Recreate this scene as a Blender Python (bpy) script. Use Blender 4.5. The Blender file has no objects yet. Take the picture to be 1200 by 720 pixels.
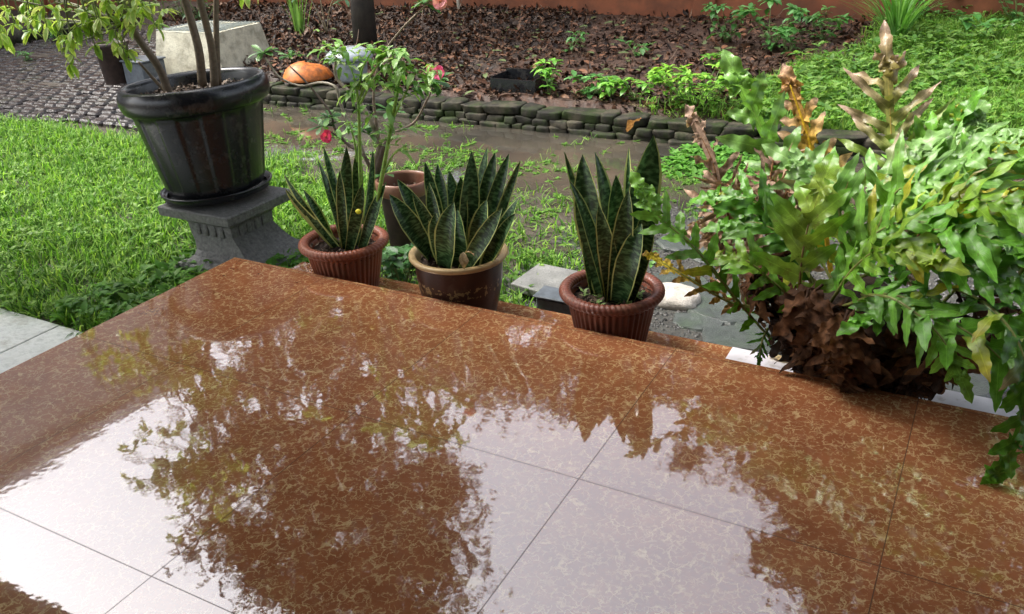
import bpy, math, random
import numpy as np
from mathutils import Vector, Matrix
S = bpy.context.scene
COL = S.collection
rnd = random.Random(7)
RG = np.random.default_rng(11)

# ------------------------------------------------------------------ camera
FPX = 1025.4                       # focal length in photo pixels (photo 1200 wide)
v1 = np.array([1225., -170.]); v2 = np.array([-1430., -50.])
Yc = np.array([v1[0]-600, -(v1[1]-360), -FPX]); Yc /= np.linalg.norm(Yc)
Xc = -np.array([v2[0]-600, -(v2[1]-360), -FPX]); Xc -= Yc*(Xc@Yc); Xc /= np.linalg.norm(Xc)
Zc = np.cross(Xc, Yc)
ROT = np.array([Xc, Yc, Zc]); CAM = np.array([0, 0, 1.5])
cam_d = bpy.data.cameras.new('camera'); cam = bpy.data.objects.new('camera', cam_d); COL.objects.link(cam)
cam_d.sensor_width = 36; cam_d.lens = FPX/1200*36; cam_d.clip_start = .02; cam_d.clip_end = 900
M = Matrix([list(ROT[i])+[CAM[i]] for i in range(3)]+[[0, 0, 0, 1]]); cam.matrix_world = M
S.camera = cam
# ------------------------------------------------------------------ light
W = bpy.data.worlds.new('World'); S.world = W; W.use_nodes = True
nt = W.node_tree; bg = nt.nodes['Background']
sky = nt.nodes.new('ShaderNodeTexSky'); sky.sky_type = 'NISHITA'; sky.sun_disc = False
SUN_EL, SUN_AZ = math.radians(55), math.radians(-98)      # azimuth from +Y towards +X
sky.sun_elevation = SUN_EL; sky.sun_rotation = SUN_AZ; sky.dust_density = 5; sky.air_density = 1.0
hs = nt.nodes.new('ShaderNodeHueSaturation'); hs.inputs['Saturation'].default_value = .40; hs.inputs['Value'].default_value = 1.0
nt.links.new(sky.outputs[0], hs.inputs['Color']); nt.links.new(hs.outputs[0], bg.inputs[0])
bg.inputs[1].default_value = .15
sd = bpy.data.lights.new('sun', 'SUN'); sd.energy = 1.15; sd.angle = math.radians(14); sd.color = (1, .96, .9)
sun = bpy.data.objects.new('sun', sd); COL.objects.link(sun)
dv = Vector((math.sin(SUN_AZ)*math.cos(SUN_EL), math.cos(SUN_AZ)*math.cos(SUN_EL), math.sin(SUN_EL)))
sun.rotation_euler = dv.to_track_quat('Z', 'Y').to_euler(); sun.location = (0, 0, 30)
S.view_settings.view_transform = 'Standard'; S.view_settings.look = 'None'; S.view_settings.gamma = 1
S.view_settings.exposure = 1.9
S.render.film_transparent = False

# ------------------------------------------------------------------ helpers
def ray(u, v): return ROT@np.array([u-600, -(v-360), -FPX])
def gz(u, v, z):                   # real point at height z seen at photo pixel (u, v)
    d = ray(u, v); return CAM+d*(z-CAM[2])/d[2]
def gy(u, v, Y):                   # real point at distance Y
    d = ray(u, v); return CAM+d*Y/d[1]

def nrm(a): return a/np.maximum(np.linalg.norm(a, axis=-1, keepdims=True), 1e-9)

class MB:
    def __init__(s): s.v = []; s.f = []; s.uv = []; s.c = []; s.n = 0
    def add(s, v, f, uv=None, c=(1, 1, 1)):
        v = np.asarray(v, float).reshape(-1, 3); k = len(v)
        s.v.append(v)
        for q in (f if isinstance(f, list) else [f]):
            q = np.asarray(q, np.int64)
            if q.size: s.f.append(q+s.n)
        s.uv.append(np.zeros((k, 2)) if uv is None else np.asarray(uv, float).reshape(-1, 2))
        c = np.asarray(c, float); s.c.append(np.broadcast_to(c, (k, 3)) if c.ndim == 1 else c.reshape(-1, 3))
        s.n += k
    def build(s, name, mat, parent=None, smooth=True, loc=None):
        v = np.concatenate(s.v); uv = np.concatenate(s.uv); c = np.concatenate(s.c)
        if parent is not None: org = np.array(parent_world(parent))
        elif loc is not None: org = np.array(loc, float)
        else: org = np.zeros(3)
        me = bpy.data.meshes.new(name)
        me.vertices.add(len(v)); me.vertices.foreach_set('co', (v-org).astype(np.float32).ravel())
        loops = np.concatenate([q.ravel() for q in s.f]); cnt = np.concatenate([np.full(len(q), q.shape[1]) for q in s.f])
        me.loops.add(len(loops)); me.loops.foreach_set('vertex_index', loops.astype(np.int32))
        me.polygons.add(len(cnt)); st = np.concatenate([[0], np.cumsum(cnt)[:-1]])
        me.polygons.foreach_set('loop_start', st.astype(np.int32)); me.polygons.foreach_set('loop_total', cnt.astype(np.int32))
        me.polygons.foreach_set('use_smooth', np.full(len(cnt), smooth))
        a = me.attributes.new('Col', 'FLOAT_COLOR', 'POINT'); a.data.foreach_set('color', np.c_[c, np.ones(len(c))].astype(np.float32).ravel())
        a = me.attributes.new('uvv', 'FLOAT2', 'POINT'); a.data.foreach_set('vector', uv.astype(np.float32).ravel())
        me.update(calc_edges=True); me.validate()
        me.materials.append(mat)
        o = bpy.data.objects.new(name, me); COL.objects.link(o)
        if parent is not None: o.parent = parent
        else: o.location = org
        return o
def parent_world(p):
    l = Vector(p.location)
    while p.parent: p = p.parent; l += Vector(p.location)
    return l
def thing(name, label, cat, loc, group=None):
    o = bpy.data.objects.new(name, None); COL.objects.link(o); o.location = loc; o.empty_display_size = .1
    o['label'] = label; o['category'] = cat
    if group: o['group'] = group
    return o
def tag(o, label, cat, group=None, kind=None):
    o['label'] = label; o['category'] = cat
    if group: o['group'] = group
    if kind: o['kind'] = kind
    return o
def struct(o): o['kind'] = 'structure'; return o

def box(mb, x0, x1, y0, y1, z0, z1, c=(1, 1, 1), b=0.0):
    if b <= 0:
        v = [(x, y, z) for x in (x0, x1) for y in (y0, y1) for z in (z0, z1)]
        f = [(0, 1, 3, 2), (4, 6, 7, 5), (0, 4, 5, 1), (2, 3, 7, 6), (0, 2, 6, 4), (1, 5, 7, 3)]
        mb.add(v, np.array(f), c=c); return
    # bevelled box: 24 vertices (each corner split in 3)
    v = []; idx = {}
    X = (x0, x1); Y = (y0, y1); Z = (z0, z1)
    for i in (0, 1):
        for j in (0, 1):
            for k in (0, 1):
                sx, sy, sz = (1-2*i)*b, (1-2*j)*b, (1-2*k)*b
                idx[i, j, k, 0] = len(v); v.append((X[i], Y[j]+sy, Z[k]+sz))
                idx[i, j, k, 1] = len(v); v.append((X[i]+sx, Y[j], Z[k]+sz))
                idx[i, j, k, 2] = len(v); v.append((X[i]+sx, Y[j]+sy, Z[k]))
    q = []; t = []
    for i in (0, 1): q.append([idx[i, 0, 0, 0], idx[i, 1, 0, 0], idx[i, 1, 1, 0], idx[i, 0, 1, 0]][::(-1 if i == 0 else 1)])
    for j in (0, 1): q.append([idx[0, j, 0, 1], idx[1, j, 0, 1], idx[1, j, 1, 1], idx[0, j, 1, 1]][::(1 if j == 0 else -1)])
    for k in (0, 1): q.append([idx[0, 0, k, 2], idx[1, 0, k, 2], idx[1, 1, k, 2], idx[0, 1, k, 2]][::(-1 if k == 0 else 1)])
    for a in (0, 1):
        for b2 in (0, 1):
            q.append([idx[a, b2, 0, 0], idx[a, b2, 1, 0], idx[a, b2, 1, 1], idx[a, b2, 0, 1]])
            q.append([idx[a, 0, b2, 0], idx[a, 1, b2, 0], idx[a, 1, b2, 2], idx[a, 0, b2, 2]])
            q.append([idx[0, a, b2, 1], idx[1, a, b2, 1], idx[1, a, b2, 2], idx[0, a, b2, 2]])
            for k in (0, 1): t.append([idx[a, b2, k, 0], idx[a, b2, k, 1], idx[a, b2, k, 2]])
    mb.add(v, [np.array(q), np.array(t)], c=c)

def tube(mb, pts, rad, sides=8, c=(1, 1, 1), c1=None, cap=True, bump=0):
    pts = np.asarray(pts, float); n = len(pts); rad = np.broadcast_to(np.asarray(rad, float), (n,))
    T = np.gradient(pts, axis=0); T = nrm(T)
    h = np.array([0, 0, 1.]) if abs(T[0][2]) < .9 else np.array([1., 0, 0])
    A = nrm(np.cross(T[0], h)); V = []; c = np.array(c, float); cc = []
    for i in range(n):
        A = nrm(A-T[i]*(A@T[i])); B = np.cross(T[i], A)
        for k in range(sides):
            a = 2*math.pi*k/sides; r = rad[i]*(1+bump*rnd.uniform(-1, 1))
            V.append(pts[i]+r*(math.cos(a)*A+math.sin(a)*B))
            cc.append(c if c1 is None else c+(np.array(c1)-c)*i/(n-1))
    F = [(i*sides+k, i*sides+(k+1) % sides, (i+1)*sides+(k+1) % sides, (i+1)*sides+k) for i in range(n-1) for k in range(sides)]
    fs = [np.array(F)]
    if cap: fs += [np.array([list(range(sides))[::-1]]), np.array([[(n-1)*sides+k for k in range(sides)]])]
    mb.add(V, fs, uv=[[i/(n-1), k/sides] for i in range(n) for k in range(sides)], c=np.array(cc))

def smoothpath(P, n=16):
    P = np.asarray(P, float); m = len(P)
    if m == 2: return np.array([P[0]+(P[1]-P[0])*t for t in np.linspace(0, 1, n)])
    Q = np.vstack([2*P[0]-P[1], P, 2*P[-1]-P[-2]]); out = []
    for t in np.linspace(0, m-1-1e-6, n):
        i = int(t); u = t-i; a, b, c, d = Q[i:i+4]
        out.append(.5*((2*b)+(c-a)*u+(2*a-5*b+4*c-d)*u*u+(3*b-a-3*c+d)*u**3))
    return np.array(out)

def lathe(mb, prof, cx, cy, z0, segs=64, mod=None, c=(1, 1, 1), closed=False):
    """prof: list (r, z); mod(r, z, theta_array, i) -> radius array"""
    th = np.linspace(0, 2*math.pi, segs, endpoint=False); V = []; UV = []
    for i, (r, z) in enumerate(prof):
        rr = np.full(segs, float(r)); zz = np.full(segs, float(z))
        if mod is not None:
            res = mod(r, z, th, i)
            if isinstance(res, tuple): rr, zz = res
            else: rr = res
        V.append(np.c_[cx+rr*np.cos(th), cy+rr*np.sin(th), z0+zz]); UV.append(np.c_[np.full(segs, i/len(prof)), th/6.2832])
    n = len(prof)
    F = [(i*segs+k, i*segs+(k+1) % segs, (i+1)*segs+(k+1) % segs, (i+1)*segs+k) for i in range(n-1) for k in range(segs)]
    mb.add(np.concatenate(V), np.array(F), uv=np.concatenate(UV), c=c)

PROF = {
 'grass': ([0, .3, .7, 1], [.9, 1, .7, .02]),
 'leaf': ([0, .12, .35, .55, .8, .93, 1], [.08, .5, .95, 1, .6, .25, .02]),
 'ovate': ([0, .08, .25, .45, .7, .9, 1], [.1, .6, 1, .98, .62, .22, .02]),
 'obov': ([0, .3, .6, .8, .93, 1], [.12, .45, .9, 1, .75, .2]),
 'lobe': ([0, .12, .3, .5, .7, .88, 1], [1.5, 1.08, .88, .97, .8, .42, .04]),
 'snake': ([0, .15, .4, .6, .8, .92, 1], [.62, .75, .97, 1, .78, .42, .02]),
 'round': ([0, .1, .3, .6, .85, 1], [.2, .7, 1, 1, .65, .1]),
 'band': ([0, 1], [1, 1]),
}
def strips(mb, P, T, L, Wd, K=4, cols=2, prof='leaf', bend=.3, fold=0., wave=0., wfreq=2., twist=0., c0=(1, 1, 1), c1=None, Nh=None, edgew=0., cpow=1., rng=RG):
    P = np.atleast_2d(np.asarray(P, float)); n = len(P)
    T = nrm(np.broadcast_to(np.asarray(T, float), (n, 3)).copy())
    L = np.broadcast_to(np.asarray(L, float), (n,)); Wd = np.broadcast_to(np.asarray(Wd, float), (n,))
    bend = np.broadcast_to(np.asarray(bend, float), (n,)); twist = np.broadcast_to(np.asarray(twist, float), (n,))
    wave = np.broadcast_to(np.asarray(wave, float), (n,))
    if Nh is None: Nh = np.tile([0, 0, 1.], (n, 1))+rng.normal(0, .12, (n, 3))
    Nh = np.broadcast_to(np.asarray(Nh, float), (n, 3))
    N = nrm(Nh-T*np.sum(Nh*T, 1, keepdims=True)); B = np.cross(T, N)
    t = np.linspace(0, 1, K+1); w = np.interp(t, *PROF[prof])
    b = np.where(np.abs(bend) < 1e-3, 1e-3, bend)[:, None]
    ax = np.sin(b*t)/b; ay = (1-np.cos(b*t))/b; th = b*t
    s = {2: [-1, 1], 3: [-1, 0, 1], 5: [-1, -.5, 0, .5, 1]}[cols]; s = np.array(s, float)
    ctr = P[:, None]+L[:, None, None]*(ax[..., None]*T[:, None]-ay[..., None]*N[:, None])
    Nt = np.cos(th)[..., None]*N[:, None]+np.sin(th)[..., None]*T[:, None]
    tw = twist[:, None]*t
    Bt = np.cos(tw)[..., None]*B[:, None]+np.sin(tw)[..., None]*Nt
    Nt2 = -np.sin(tw)[..., None]*B[:, None]+np.cos(tw)[..., None]*Nt
    ph = rng.uniform(0, 6.28, (n, 1, 2))
    V = np.empty((n, K+1, len(s), 3)); 
    for j, sj in enumerate(s):
        p = ph[..., 0] if sj < 0 else ph[..., 1]
        ww = Wd[:, None]*w*(1+edgew*np.sin(wfreq*1.7*6.28*t+p+1))
        off = fold*abs(sj)+wave[:, None]*(abs(sj)**1.5)*np.sin(wfreq*6.28*t+p)
        V[:, :, j] = ctr+(sj*ww)[..., None]*Bt+(off*ww)[..., None]*Nt2
    c0 = np.broadcast_to(np.asarray(c0, float), (n, 3)); c1 = c0 if c1 is None else np.broadcast_to(np.asarray(c1, float), (n, 3))
    tt = t[None, :, None, None]**cpow
    C = c0[:, None, None]*(1-tt)+c1[:, None, None]*tt; C = np.broadcast_to(C, V.shape)
    UV = np.empty((n, K+1, len(s), 2)); UV[..., 0] = t[None, :, None]; UV[..., 1] = s[None, None]
    m = len(s); base = (np.arange(n)*(K+1)*m)[:, None, None]
    i = np.arange(K)[None, :, None]; j = np.arange(m-1)[None, None, :]
    a = base+i*m+j; F = np.stack([a, a+1, a+m+1, a+m], -1).reshape(-1, 4)
    mb.add(V.reshape(-1, 3), F, uv=UV.reshape(-1, 2), c=C.reshape(-1, 3))

def vnoise(x, y, s, seed=0):       # smooth value noise
    x = np.asarray(x, float)/s; y = np.asarray(y, float)/s
    xi = np.floor(x); yi = np.floor(y); fx = x-xi; fy = y-yi
    fx = fx*fx*(3-2*fx); fy = fy*fy*(3-2*fy)
    h = lambda a, b: np.modf(np.abs(np.sin(a*127.1+b*311.7+seed*74.7)*43758.5453))[0]
    return (h(xi, yi)*(1-fx)+h(xi+1, yi)*fx)*(1-fy)+(h(xi, yi+1)*(1-fx)+h(xi+1, yi+1)*fx)*fy

# ------------------------------------------------------------------ materials
class NT:
    def __init__(s, name):
        s.m = bpy.data.materials.new(name); s.m.use_nodes = True; s.t = s.m.node_tree; s.b = s.t.nodes['Principled BSDF']; s.out = s.t.nodes['Material Output']
    def n(s, typ, **k):
        o = s.t.nodes.new('ShaderNode'+typ)
        for a, b in k.items():
            if a.startswith('_'): setattr(o, a[1:], b)
        return o
    def l(s, a, b): s.t.links.new(a, b)
    def setv(s, sock, v):
        if hasattr(v, 'links') or isinstance(v, bpy.types.NodeSocket): s.l(v, sock)
        else: sock.default_value = v
    def math(s, op, a, b=0., c=None):
        o = s.n('Math', _operation=op); s.setv(o.inputs[0], a); s.setv(o.inputs[1], b)
        if c is not None: s.setv(o.inputs[2], c)
        return o.outputs[0]
    def mix(s, f, a, b, typ='MIX'):
        o = s.n('Mix', _data_type='RGBA', _blend_type=typ); s.setv(o.inputs[0], f)
        for k, v in ((6, a), (7, b)):
            if isinstance(v, (tuple, list)): v = tuple(v)+(1,) if len(v) == 3 else v
            s.setv(o.inputs[k], v)
        return o.outputs[2]
    def noise(s, scale, detail=4, rough=.55, dist=0., vec=None, dims='3D'):
        o = s.n('TexNoise'); o.inputs['Scale'].default_value = scale; o.inputs['Detail'].default_value = detail
        o.inputs['Roughness'].default_value = rough; o.inputs['Distortion'].default_value = dist
        if vec is not None: s.l(vec, o.inputs['Vector'])
        return o
    def ramp(s, v, stops, interp='LINEAR'):
        o = s.n('ValToRGB'); o.color_ramp.interpolation = interp; s.l(v, o.inputs[0]); e = o.color_ramp.elements
        while len(e) < len(stops): e.new(.5)
        for x, (p, c) in zip(e, stops):
            x.position = p; x.color = (tuple(c)+(1,)) if isinstance(c, (tuple, list)) else (c, c, c, 1)
        return o.outputs[0]
    def obj(s): 
        g = s.n('NewGeometry'); return g.outputs['Position']
    def attr(s, name): 
        o = s.n('Attribute'); o.attribute_name = name; return o
    def bump(s, h, strength=.5, dist=.01, normal=None):
        o = s.n('Bump'); o.inputs['Strength'].default_value = strength; o.inputs['Distance'].default_value = dist; s.l(h, o.inputs['Height'])
        if normal is not None: s.l(normal, o.inputs['Normal'])
        return o.outputs[0]

def simple(name, col, rough=.6, nscale=30, var=.25, bump=.2, bdist=.004, metal=0, attrcol=False, spec=.5, coat=0):
    k = NT(name); p = k.obj(); a = k.noise(nscale, 5, .6, vec=p)
    if attrcol: base = k.attr('Col').outputs['Color']
    else: base = tuple(col)+(1,)
    lo = k.mix(1., base, (1-var,)*3, 'MULTIPLY'); hi = k.mix(1., base, (1+var,)*3, 'MULTIPLY')
    c = k.mix(k.ramp(a.outputs[0], [(.35, 0.), (.65, 1.)]), lo, hi); k.l(c, k.b.inputs['Base Color'])
    k.b.inputs['Roughness'].default_value = rough; k.b.inputs['Metallic'].default_value = metal
    k.b.inputs['Specular IOR Level'].default_value = spec; k.b.inputs['Coat Weight'].default_value = coat; k.b.inputs['Coat Roughness'].default_value = .1
    if bump: k.l(k.bump(a.outputs[0], bump, bdist), k.b.inputs['Normal'])
    return k.m

def leafmat(name, rough=.38, transl=.3, veins=0., var=.3, nscale=60, spec=.5, spots=0.):
    k = NT(name); c = k.attr('Col').outputs['Color']; p = k.obj()
    n1 = k.noise(nscale, 3, .6, vec=p); 
    c = k.mix(k.ramp(n1.outputs[0], [(.3, 0.), (.7, 1.)]), k.mix(1., c, (1-var,)*3, 'MULTIPLY'), k.mix(1., c, (1+var,)*3, 'MULTIPLY'))
    uv = k.n('SeparateXYZ'); k.l(k.attr('uvv').outputs['Vector'], uv.inputs[0])
    if veins:
        s = k.math('ABSOLUTE', uv.outputs[1]); mid = k.math('LESS_THAN', s, .07)
        w = k.n('TexWave'); w.inputs['Scale'].default_value = 1.; cb = k.n('CombineXYZ')
        k.l(k.math('SUBTRACT', k.math('MULTIPLY', uv.outputs[0], 5.), k.math('MULTIPLY', s, 1.6)), cb.inputs[0]); k.l(cb.outputs[0], w.inputs['Vector'])
        sv = k.math('GREATER_THAN', w.outputs['Fac'], .965)
        vv = k.math('MULTIPLY', k.math('MAXIMUM', mid, k.math('MULTIPLY', sv, .55)), veins)
        c = k.mix(vv, c, k.mix(1., c, (1.5, 1.45, 1.5), 'MULTIPLY'))
        bmp = k.bump(w.outputs['Fac'], .25, .002)
    if spots:
        n2 = k.noise(35, 3, .6, vec=p); c = k.mix(k.math('MULTIPLY', k.math('GREATER_THAN', n2.outputs[0], .66), spots), c, (.12, .06, .025))
    k.l(c, k.b.inputs['Base Color']); k.b.inputs['Roughness'].default_value = rough; k.b.inputs['Specular IOR Level'].default_value = spec
    if veins: k.l(bmp, k.b.inputs['Normal'])
    if transl:
        tr = k.n('BsdfTranslucent'); k.l(k.mix(1., c, (1.25, 1.3, .7), 'MULTIPLY'), tr.inputs[0])
        mx = k.n('MixShader'); mx.inputs[0].default_value = transl; k.l(k.b.outputs[0], mx.inputs[1]); k.l(tr.outputs[0], mx.inputs[2]); k.l(mx.outputs[0], k.out.inputs[0])
    return k.m

def floor_mat():
    k = NT('floor_tile'); p = k.obj()
    warp = k.noise(38, 4, .65, vec=p); vm = k.n('VectorMath', _operation='MULTIPLY_ADD'); k.l(warp.outputs['Color'], vm.inputs[0]); vm.inputs[1].default_value = (.045,)*3; k.l(p, vm.inputs[2])
    def veins(scale, lo, hi, seed, msk0, msk1):
        mp = k.n('Mapping'); k.l(vm.outputs[0], mp.inputs[0]); mp.inputs['Location'].default_value = (seed, seed*2.3, .37); mp.inputs['Scale'].default_value = (1, 1, 0.001)
        vo = k.n('TexVoronoi', _feature='DISTANCE_TO_EDGE'); vo.inputs['Scale'].default_value = scale; k.l(mp.outputs[0], vo.inputs['Vector'])
        mk = k.noise(scale*.9, 2, .5, vec=mp.outputs[0]); mk = k.ramp(mk.outputs[0], [(msk0, 0.), (msk1, 1.)])
        return k.math('MULTIPLY', k.ramp(vo.outputs['Distance'], [(lo, 1.), (hi, 0.)]), mk)
    a = veins(29, .008, .060, 3.1, .44, .56); b = veins(54, .012, .08, 7.7, .46, .56)
    v = k.math('MAXIMUM', a, k.math('MULTIPLY', b, .75))
    big = k.noise(9, 4, .6, vec=p); fine = k.noise(160, 3, .6, vec=p)
    base = k.mix(k.ramp(big.outputs[0], [(.3, 0.), (.7, 1.)]), (.29, .092, .036), (.40, .150, .060))
    base = k.mix(k.ramp(fine.outputs[0], [(.4, 0.), (.75, .35)]), base, (.34, .17, .09))
    c = k.mix(k.math('MULTIPLY', v, .74), base, (.76, .55, .27))
    sp = k.n('SeparateXYZ'); k.l(p, sp.inputs[0])
    cbn = k.n('CombineXYZ'); k.l(k.math('FLOOR', k.math('DIVIDE', k.math('ADD', sp.outputs[0], 1.612+8*.783), .783)), cbn.inputs[0]); k.l(k.math('FLOOR', k.math('DIVIDE', k.math('ADD', sp.outputs[1], -1.790+8*.801), .801)), cbn.inputs[1])
    wn = k.n('TexWhiteNoise', _noise_dimensions='2D'); k.l(cbn.outputs[0], wn.inputs['Vector']); c = k.mix(k.math('MULTIPLY', wn.outputs['Value'], .35), c, k.mix(1., c, (.62, .58, .58), 'MULTIPLY'))
    st = k.noise(2.3, 6, .65, .4, vec=p); c = k.mix(k.ramp(st.outputs[0], [(.50, 0.), (.72, .35)]), c, k.mix(1., c, (.55, .50, .48), 'MULTIPLY'))
    # grout lines
    def line(sock, off, per, w):
        q = k.math('PINGPONG', k.math('ADD', sock, off), per/2); return k.math('LESS_THAN', q, w)
    gx = line(sp.outputs[0], 1.612+8*.783, .783, .0015); gyl = line(sp.outputs[1], -1.790+8*.801, .801, .0015)
    g = k.math('MAXIMUM', gx, gyl)
    onrise = k.math('GREATER_THAN', sp.outputs[2], -.004); g = k.math('MULTIPLY', g, onrise)
    c = k.mix(g, c, (.13, .065, .037))
    k.l(c, k.b.inputs['Base Color'])
    # thin film of rain water: smooth where it lies thick, finely pebbled elsewhere
    film = k.noise(1.6, 4, .6, vec=p); wet = k.ramp(film.outputs[0], [(.42, 0.), (.58, 1.)])
    rip = k.noise(70, 3, .6, vec=p); rip2 = k.noise(7, 3, .6, vec=p); rip3 = k.noise(260, 2, .5, vec=p)
    h = k.math('ADD', k.math('MULTIPLY', rip.outputs[0], .035), k.math('MULTIPLY', rip2.outputs[0], .75))
    h = k.math('ADD', h, k.math('MULTIPLY', k.math('MULTIPLY', rip3.outputs[0], .010), k.math('SUBTRACT', 1.25, wet)))
    nn = k.bump(h, .12, .006)
    k.l(nn, k.b.inputs['Normal'])
    k.l(k.math('SUBTRACT', .16, k.math('MULTIPLY', wet, .08)), k.b.inputs['Roughness'])
    k.b.inputs['IOR'].default_value = 1.5; k.b.inputs['Specular IOR Level'].default_value = .12
    k.l(k.math('SUBTRACT', 1., k.math('MULTIPLY', g, .8)), k.b.inputs['Coat Weight']); k.b.inputs['Coat Roughness'].default_value = .008; k.b.inputs['Coat IOR'].default_value = 2.35
    k.l(nn, k.b.inputs['Coat Normal'])
    return k.m

def ground_mat():
    k = NT('soil'); p = k.obj(); a = k.noise(14, 8, .65, vec=p); b = k.noise(90, 4, .6, vec=p)
    zone = k.attr('Col').outputs['Color']
    c = k.mix(k.ramp(a.outputs[0], [(.35, 0.), (.7, 1.)]), k.mix(1., zone, (.55,)*3, 'MULTIPLY'), k.mix(1., zone, (1.35,)*3, 'MULTIPLY'))
    c = k.mix(k.ramp(b.outputs[0], [(.45, 0.), (.8, .6)]), c, (.16, .13, .10))
    k.l(c, k.b.inputs['Base Color'])
    k.l(k.ramp(a.outputs[0], [(.3, .4), (.7, .85)]), k.b.inputs['Roughness']); k.b.inputs['Specular IOR Level'].default_value = .35
    k.l(k.bump(k.math('ADD', a.outputs[0], k.math('MULTIPLY', b.outputs[0], .5)), .8, .02), k.b.inputs['Normal'])
    return k.m

def water_mat():
    k = NT('puddle_water'); p = k.obj(); a = k.noise(1.6, 3, .5, vec=p); r = k.noise(16, 3, .55, vec=p)
    k.l(k.mix(k.ramp(a.outputs[0], [(.35, 0.), (.65, 1.)]), (.036, .033, .027), (.085, .070, .050)), k.b.inputs['Base Color'])
    k.b.inputs['Roughness'].default_value = .03; k.b.inputs['IOR'].default_value = 1.5
    k.l(k.bump(r.outputs[0], .12, .006), k.b.inputs['Normal']); return k.m

def snake_mat():
    k = NT('snake_leaf'); uv = k.n('SeparateXYZ'); k.l(k.attr('uvv').outputs['Vector'], uv.inputs[0]); p = k.obj()
    col = k.attr('Col'); csep = k.n('SeparateColor'); k.l(col.outputs['Color'], csep.inputs[0])   # r: seed, g: margin width
    w = k.n('TexNoise'); w.inputs['Scale'].default_value = 1; w.inputs['Detail'].default_value = 3
    cb = k.n('CombineXYZ'); k.l(k.math('MULTIPLY', uv.outputs[0], 42.), cb.inputs[0]); k.l(k.math('MULTIPLY', uv.outputs[1], 1.6), cb.inputs[1]); k.l(k.math('MULTIPLY', csep.outputs[0], 50.), cb.inputs[2]); k.l(cb.outputs[0], w.inputs['Vector'])
    band = k.ramp(w.outputs[0], [(.42, 0.), (.52, .35), (.62, 1.)])
    c = k.mix(band, (.011, .040, .011), (.100, .200, .075))
    s = k.math('ABSOLUTE', uv.outputs[1]); nn = k.noise(25, 3, .6, vec=p)
    edge = k.math('GREATER_THAN', k.math('ADD', s, k.math('MULTIPLY', k.math('SUBTRACT', nn.outputs[0], .5), .12)), k.math('SUBTRACT', .97, k.math('MULTIPLY', csep.outputs[1], .85)))
    c = k.mix(edge, c, (.46, .52, .17)); k.l(c, k.b.inputs['Base Color'])
    k.b.inputs['Roughness'].default_value = .28; k.b.inputs['Specular IOR Level'].default_value = .35
    k.l(k.bump(w.outputs[0], .12, .003), k.b.inputs['Normal']); return k.m

def stone_mat(name, c0, c1, moss=(.05, .075, .02), mossamt=.5, rough=.55, sc=12):
    k = NT(name); p = k.obj(); a = k.noise(sc, 7, .65, vec=p); b = k.noise(sc*8, 4, .6, vec=p); m = k.noise(sc*.4, 5, .7, vec=p)
    c = k.mix(k.ramp(a.outputs[0], [(.3, 0.), (.7, 1.)]), c0, c1); c = k.mix(k.ramp(b.outputs[0], [(.5, 0.), (.75, .5)]), c, tuple(x*.4 for x in c0))
    c = k.mix(k.ramp(m.outputs[0], [(.62-.2*mossamt, 0.), (.75-.15*mossamt, mossamt)]), c, moss)
    k.l(c, k.b.inputs['Base Color']); k.b.inputs['Roughness'].default_value = rough
    k.l(k.bump(k.math('ADD', a.outputs[0], k.math('MULTIPLY', b.outputs[0], .35)), .7, .012), k.b.inputs['Normal']); return k.m

def terracotta(name, c0, c1, stain=.5):
    k = NT(name); p = k.obj(); a = k.noise(7, 5, .6, vec=p); b = k.noise(60, 3, .6, vec=p)
    c = k.mix(k.ramp(a.outputs[0], [(.3, 0.), (.7, 1.)]), c0, c1); c = k.mix(k.ramp(b.outputs[0], [(.6, 0.), (.8, stain)]), c, tuple(x*.45 for x in c0))
    sp = k.n('SeparateXYZ'); k.l(p, sp.inputs[0]); d1 = k.noise(11, 6, .7, .3, vec=p); c = k.mix(k.ramp(d1.outputs[0], [(.50, 0.), (.68, .42)]), c, (.15, .10, .065))
    mud = k.math('MULTIPLY', k.ramp(d1.outputs[0], [(.35, 0.), (.6, 1.)]), k.ramp(k.math('ADD', sp.outputs[2], .15), [(.0, .8), (.10, 0.)])); c = k.mix(mud, c, (.06, .04, .025))
    k.l(c, k.b.inputs['Base Color']); k.l(k.ramp(d1.outputs[0], [(.4, .3), (.7, .6)]), k.b.inputs['Roughness']); k.b.inputs['Specular IOR Level'].default_value = .32; k.l(k.bump(b.outputs[0], .12, .002), k.b.inputs['Normal']); return k.m

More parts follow.
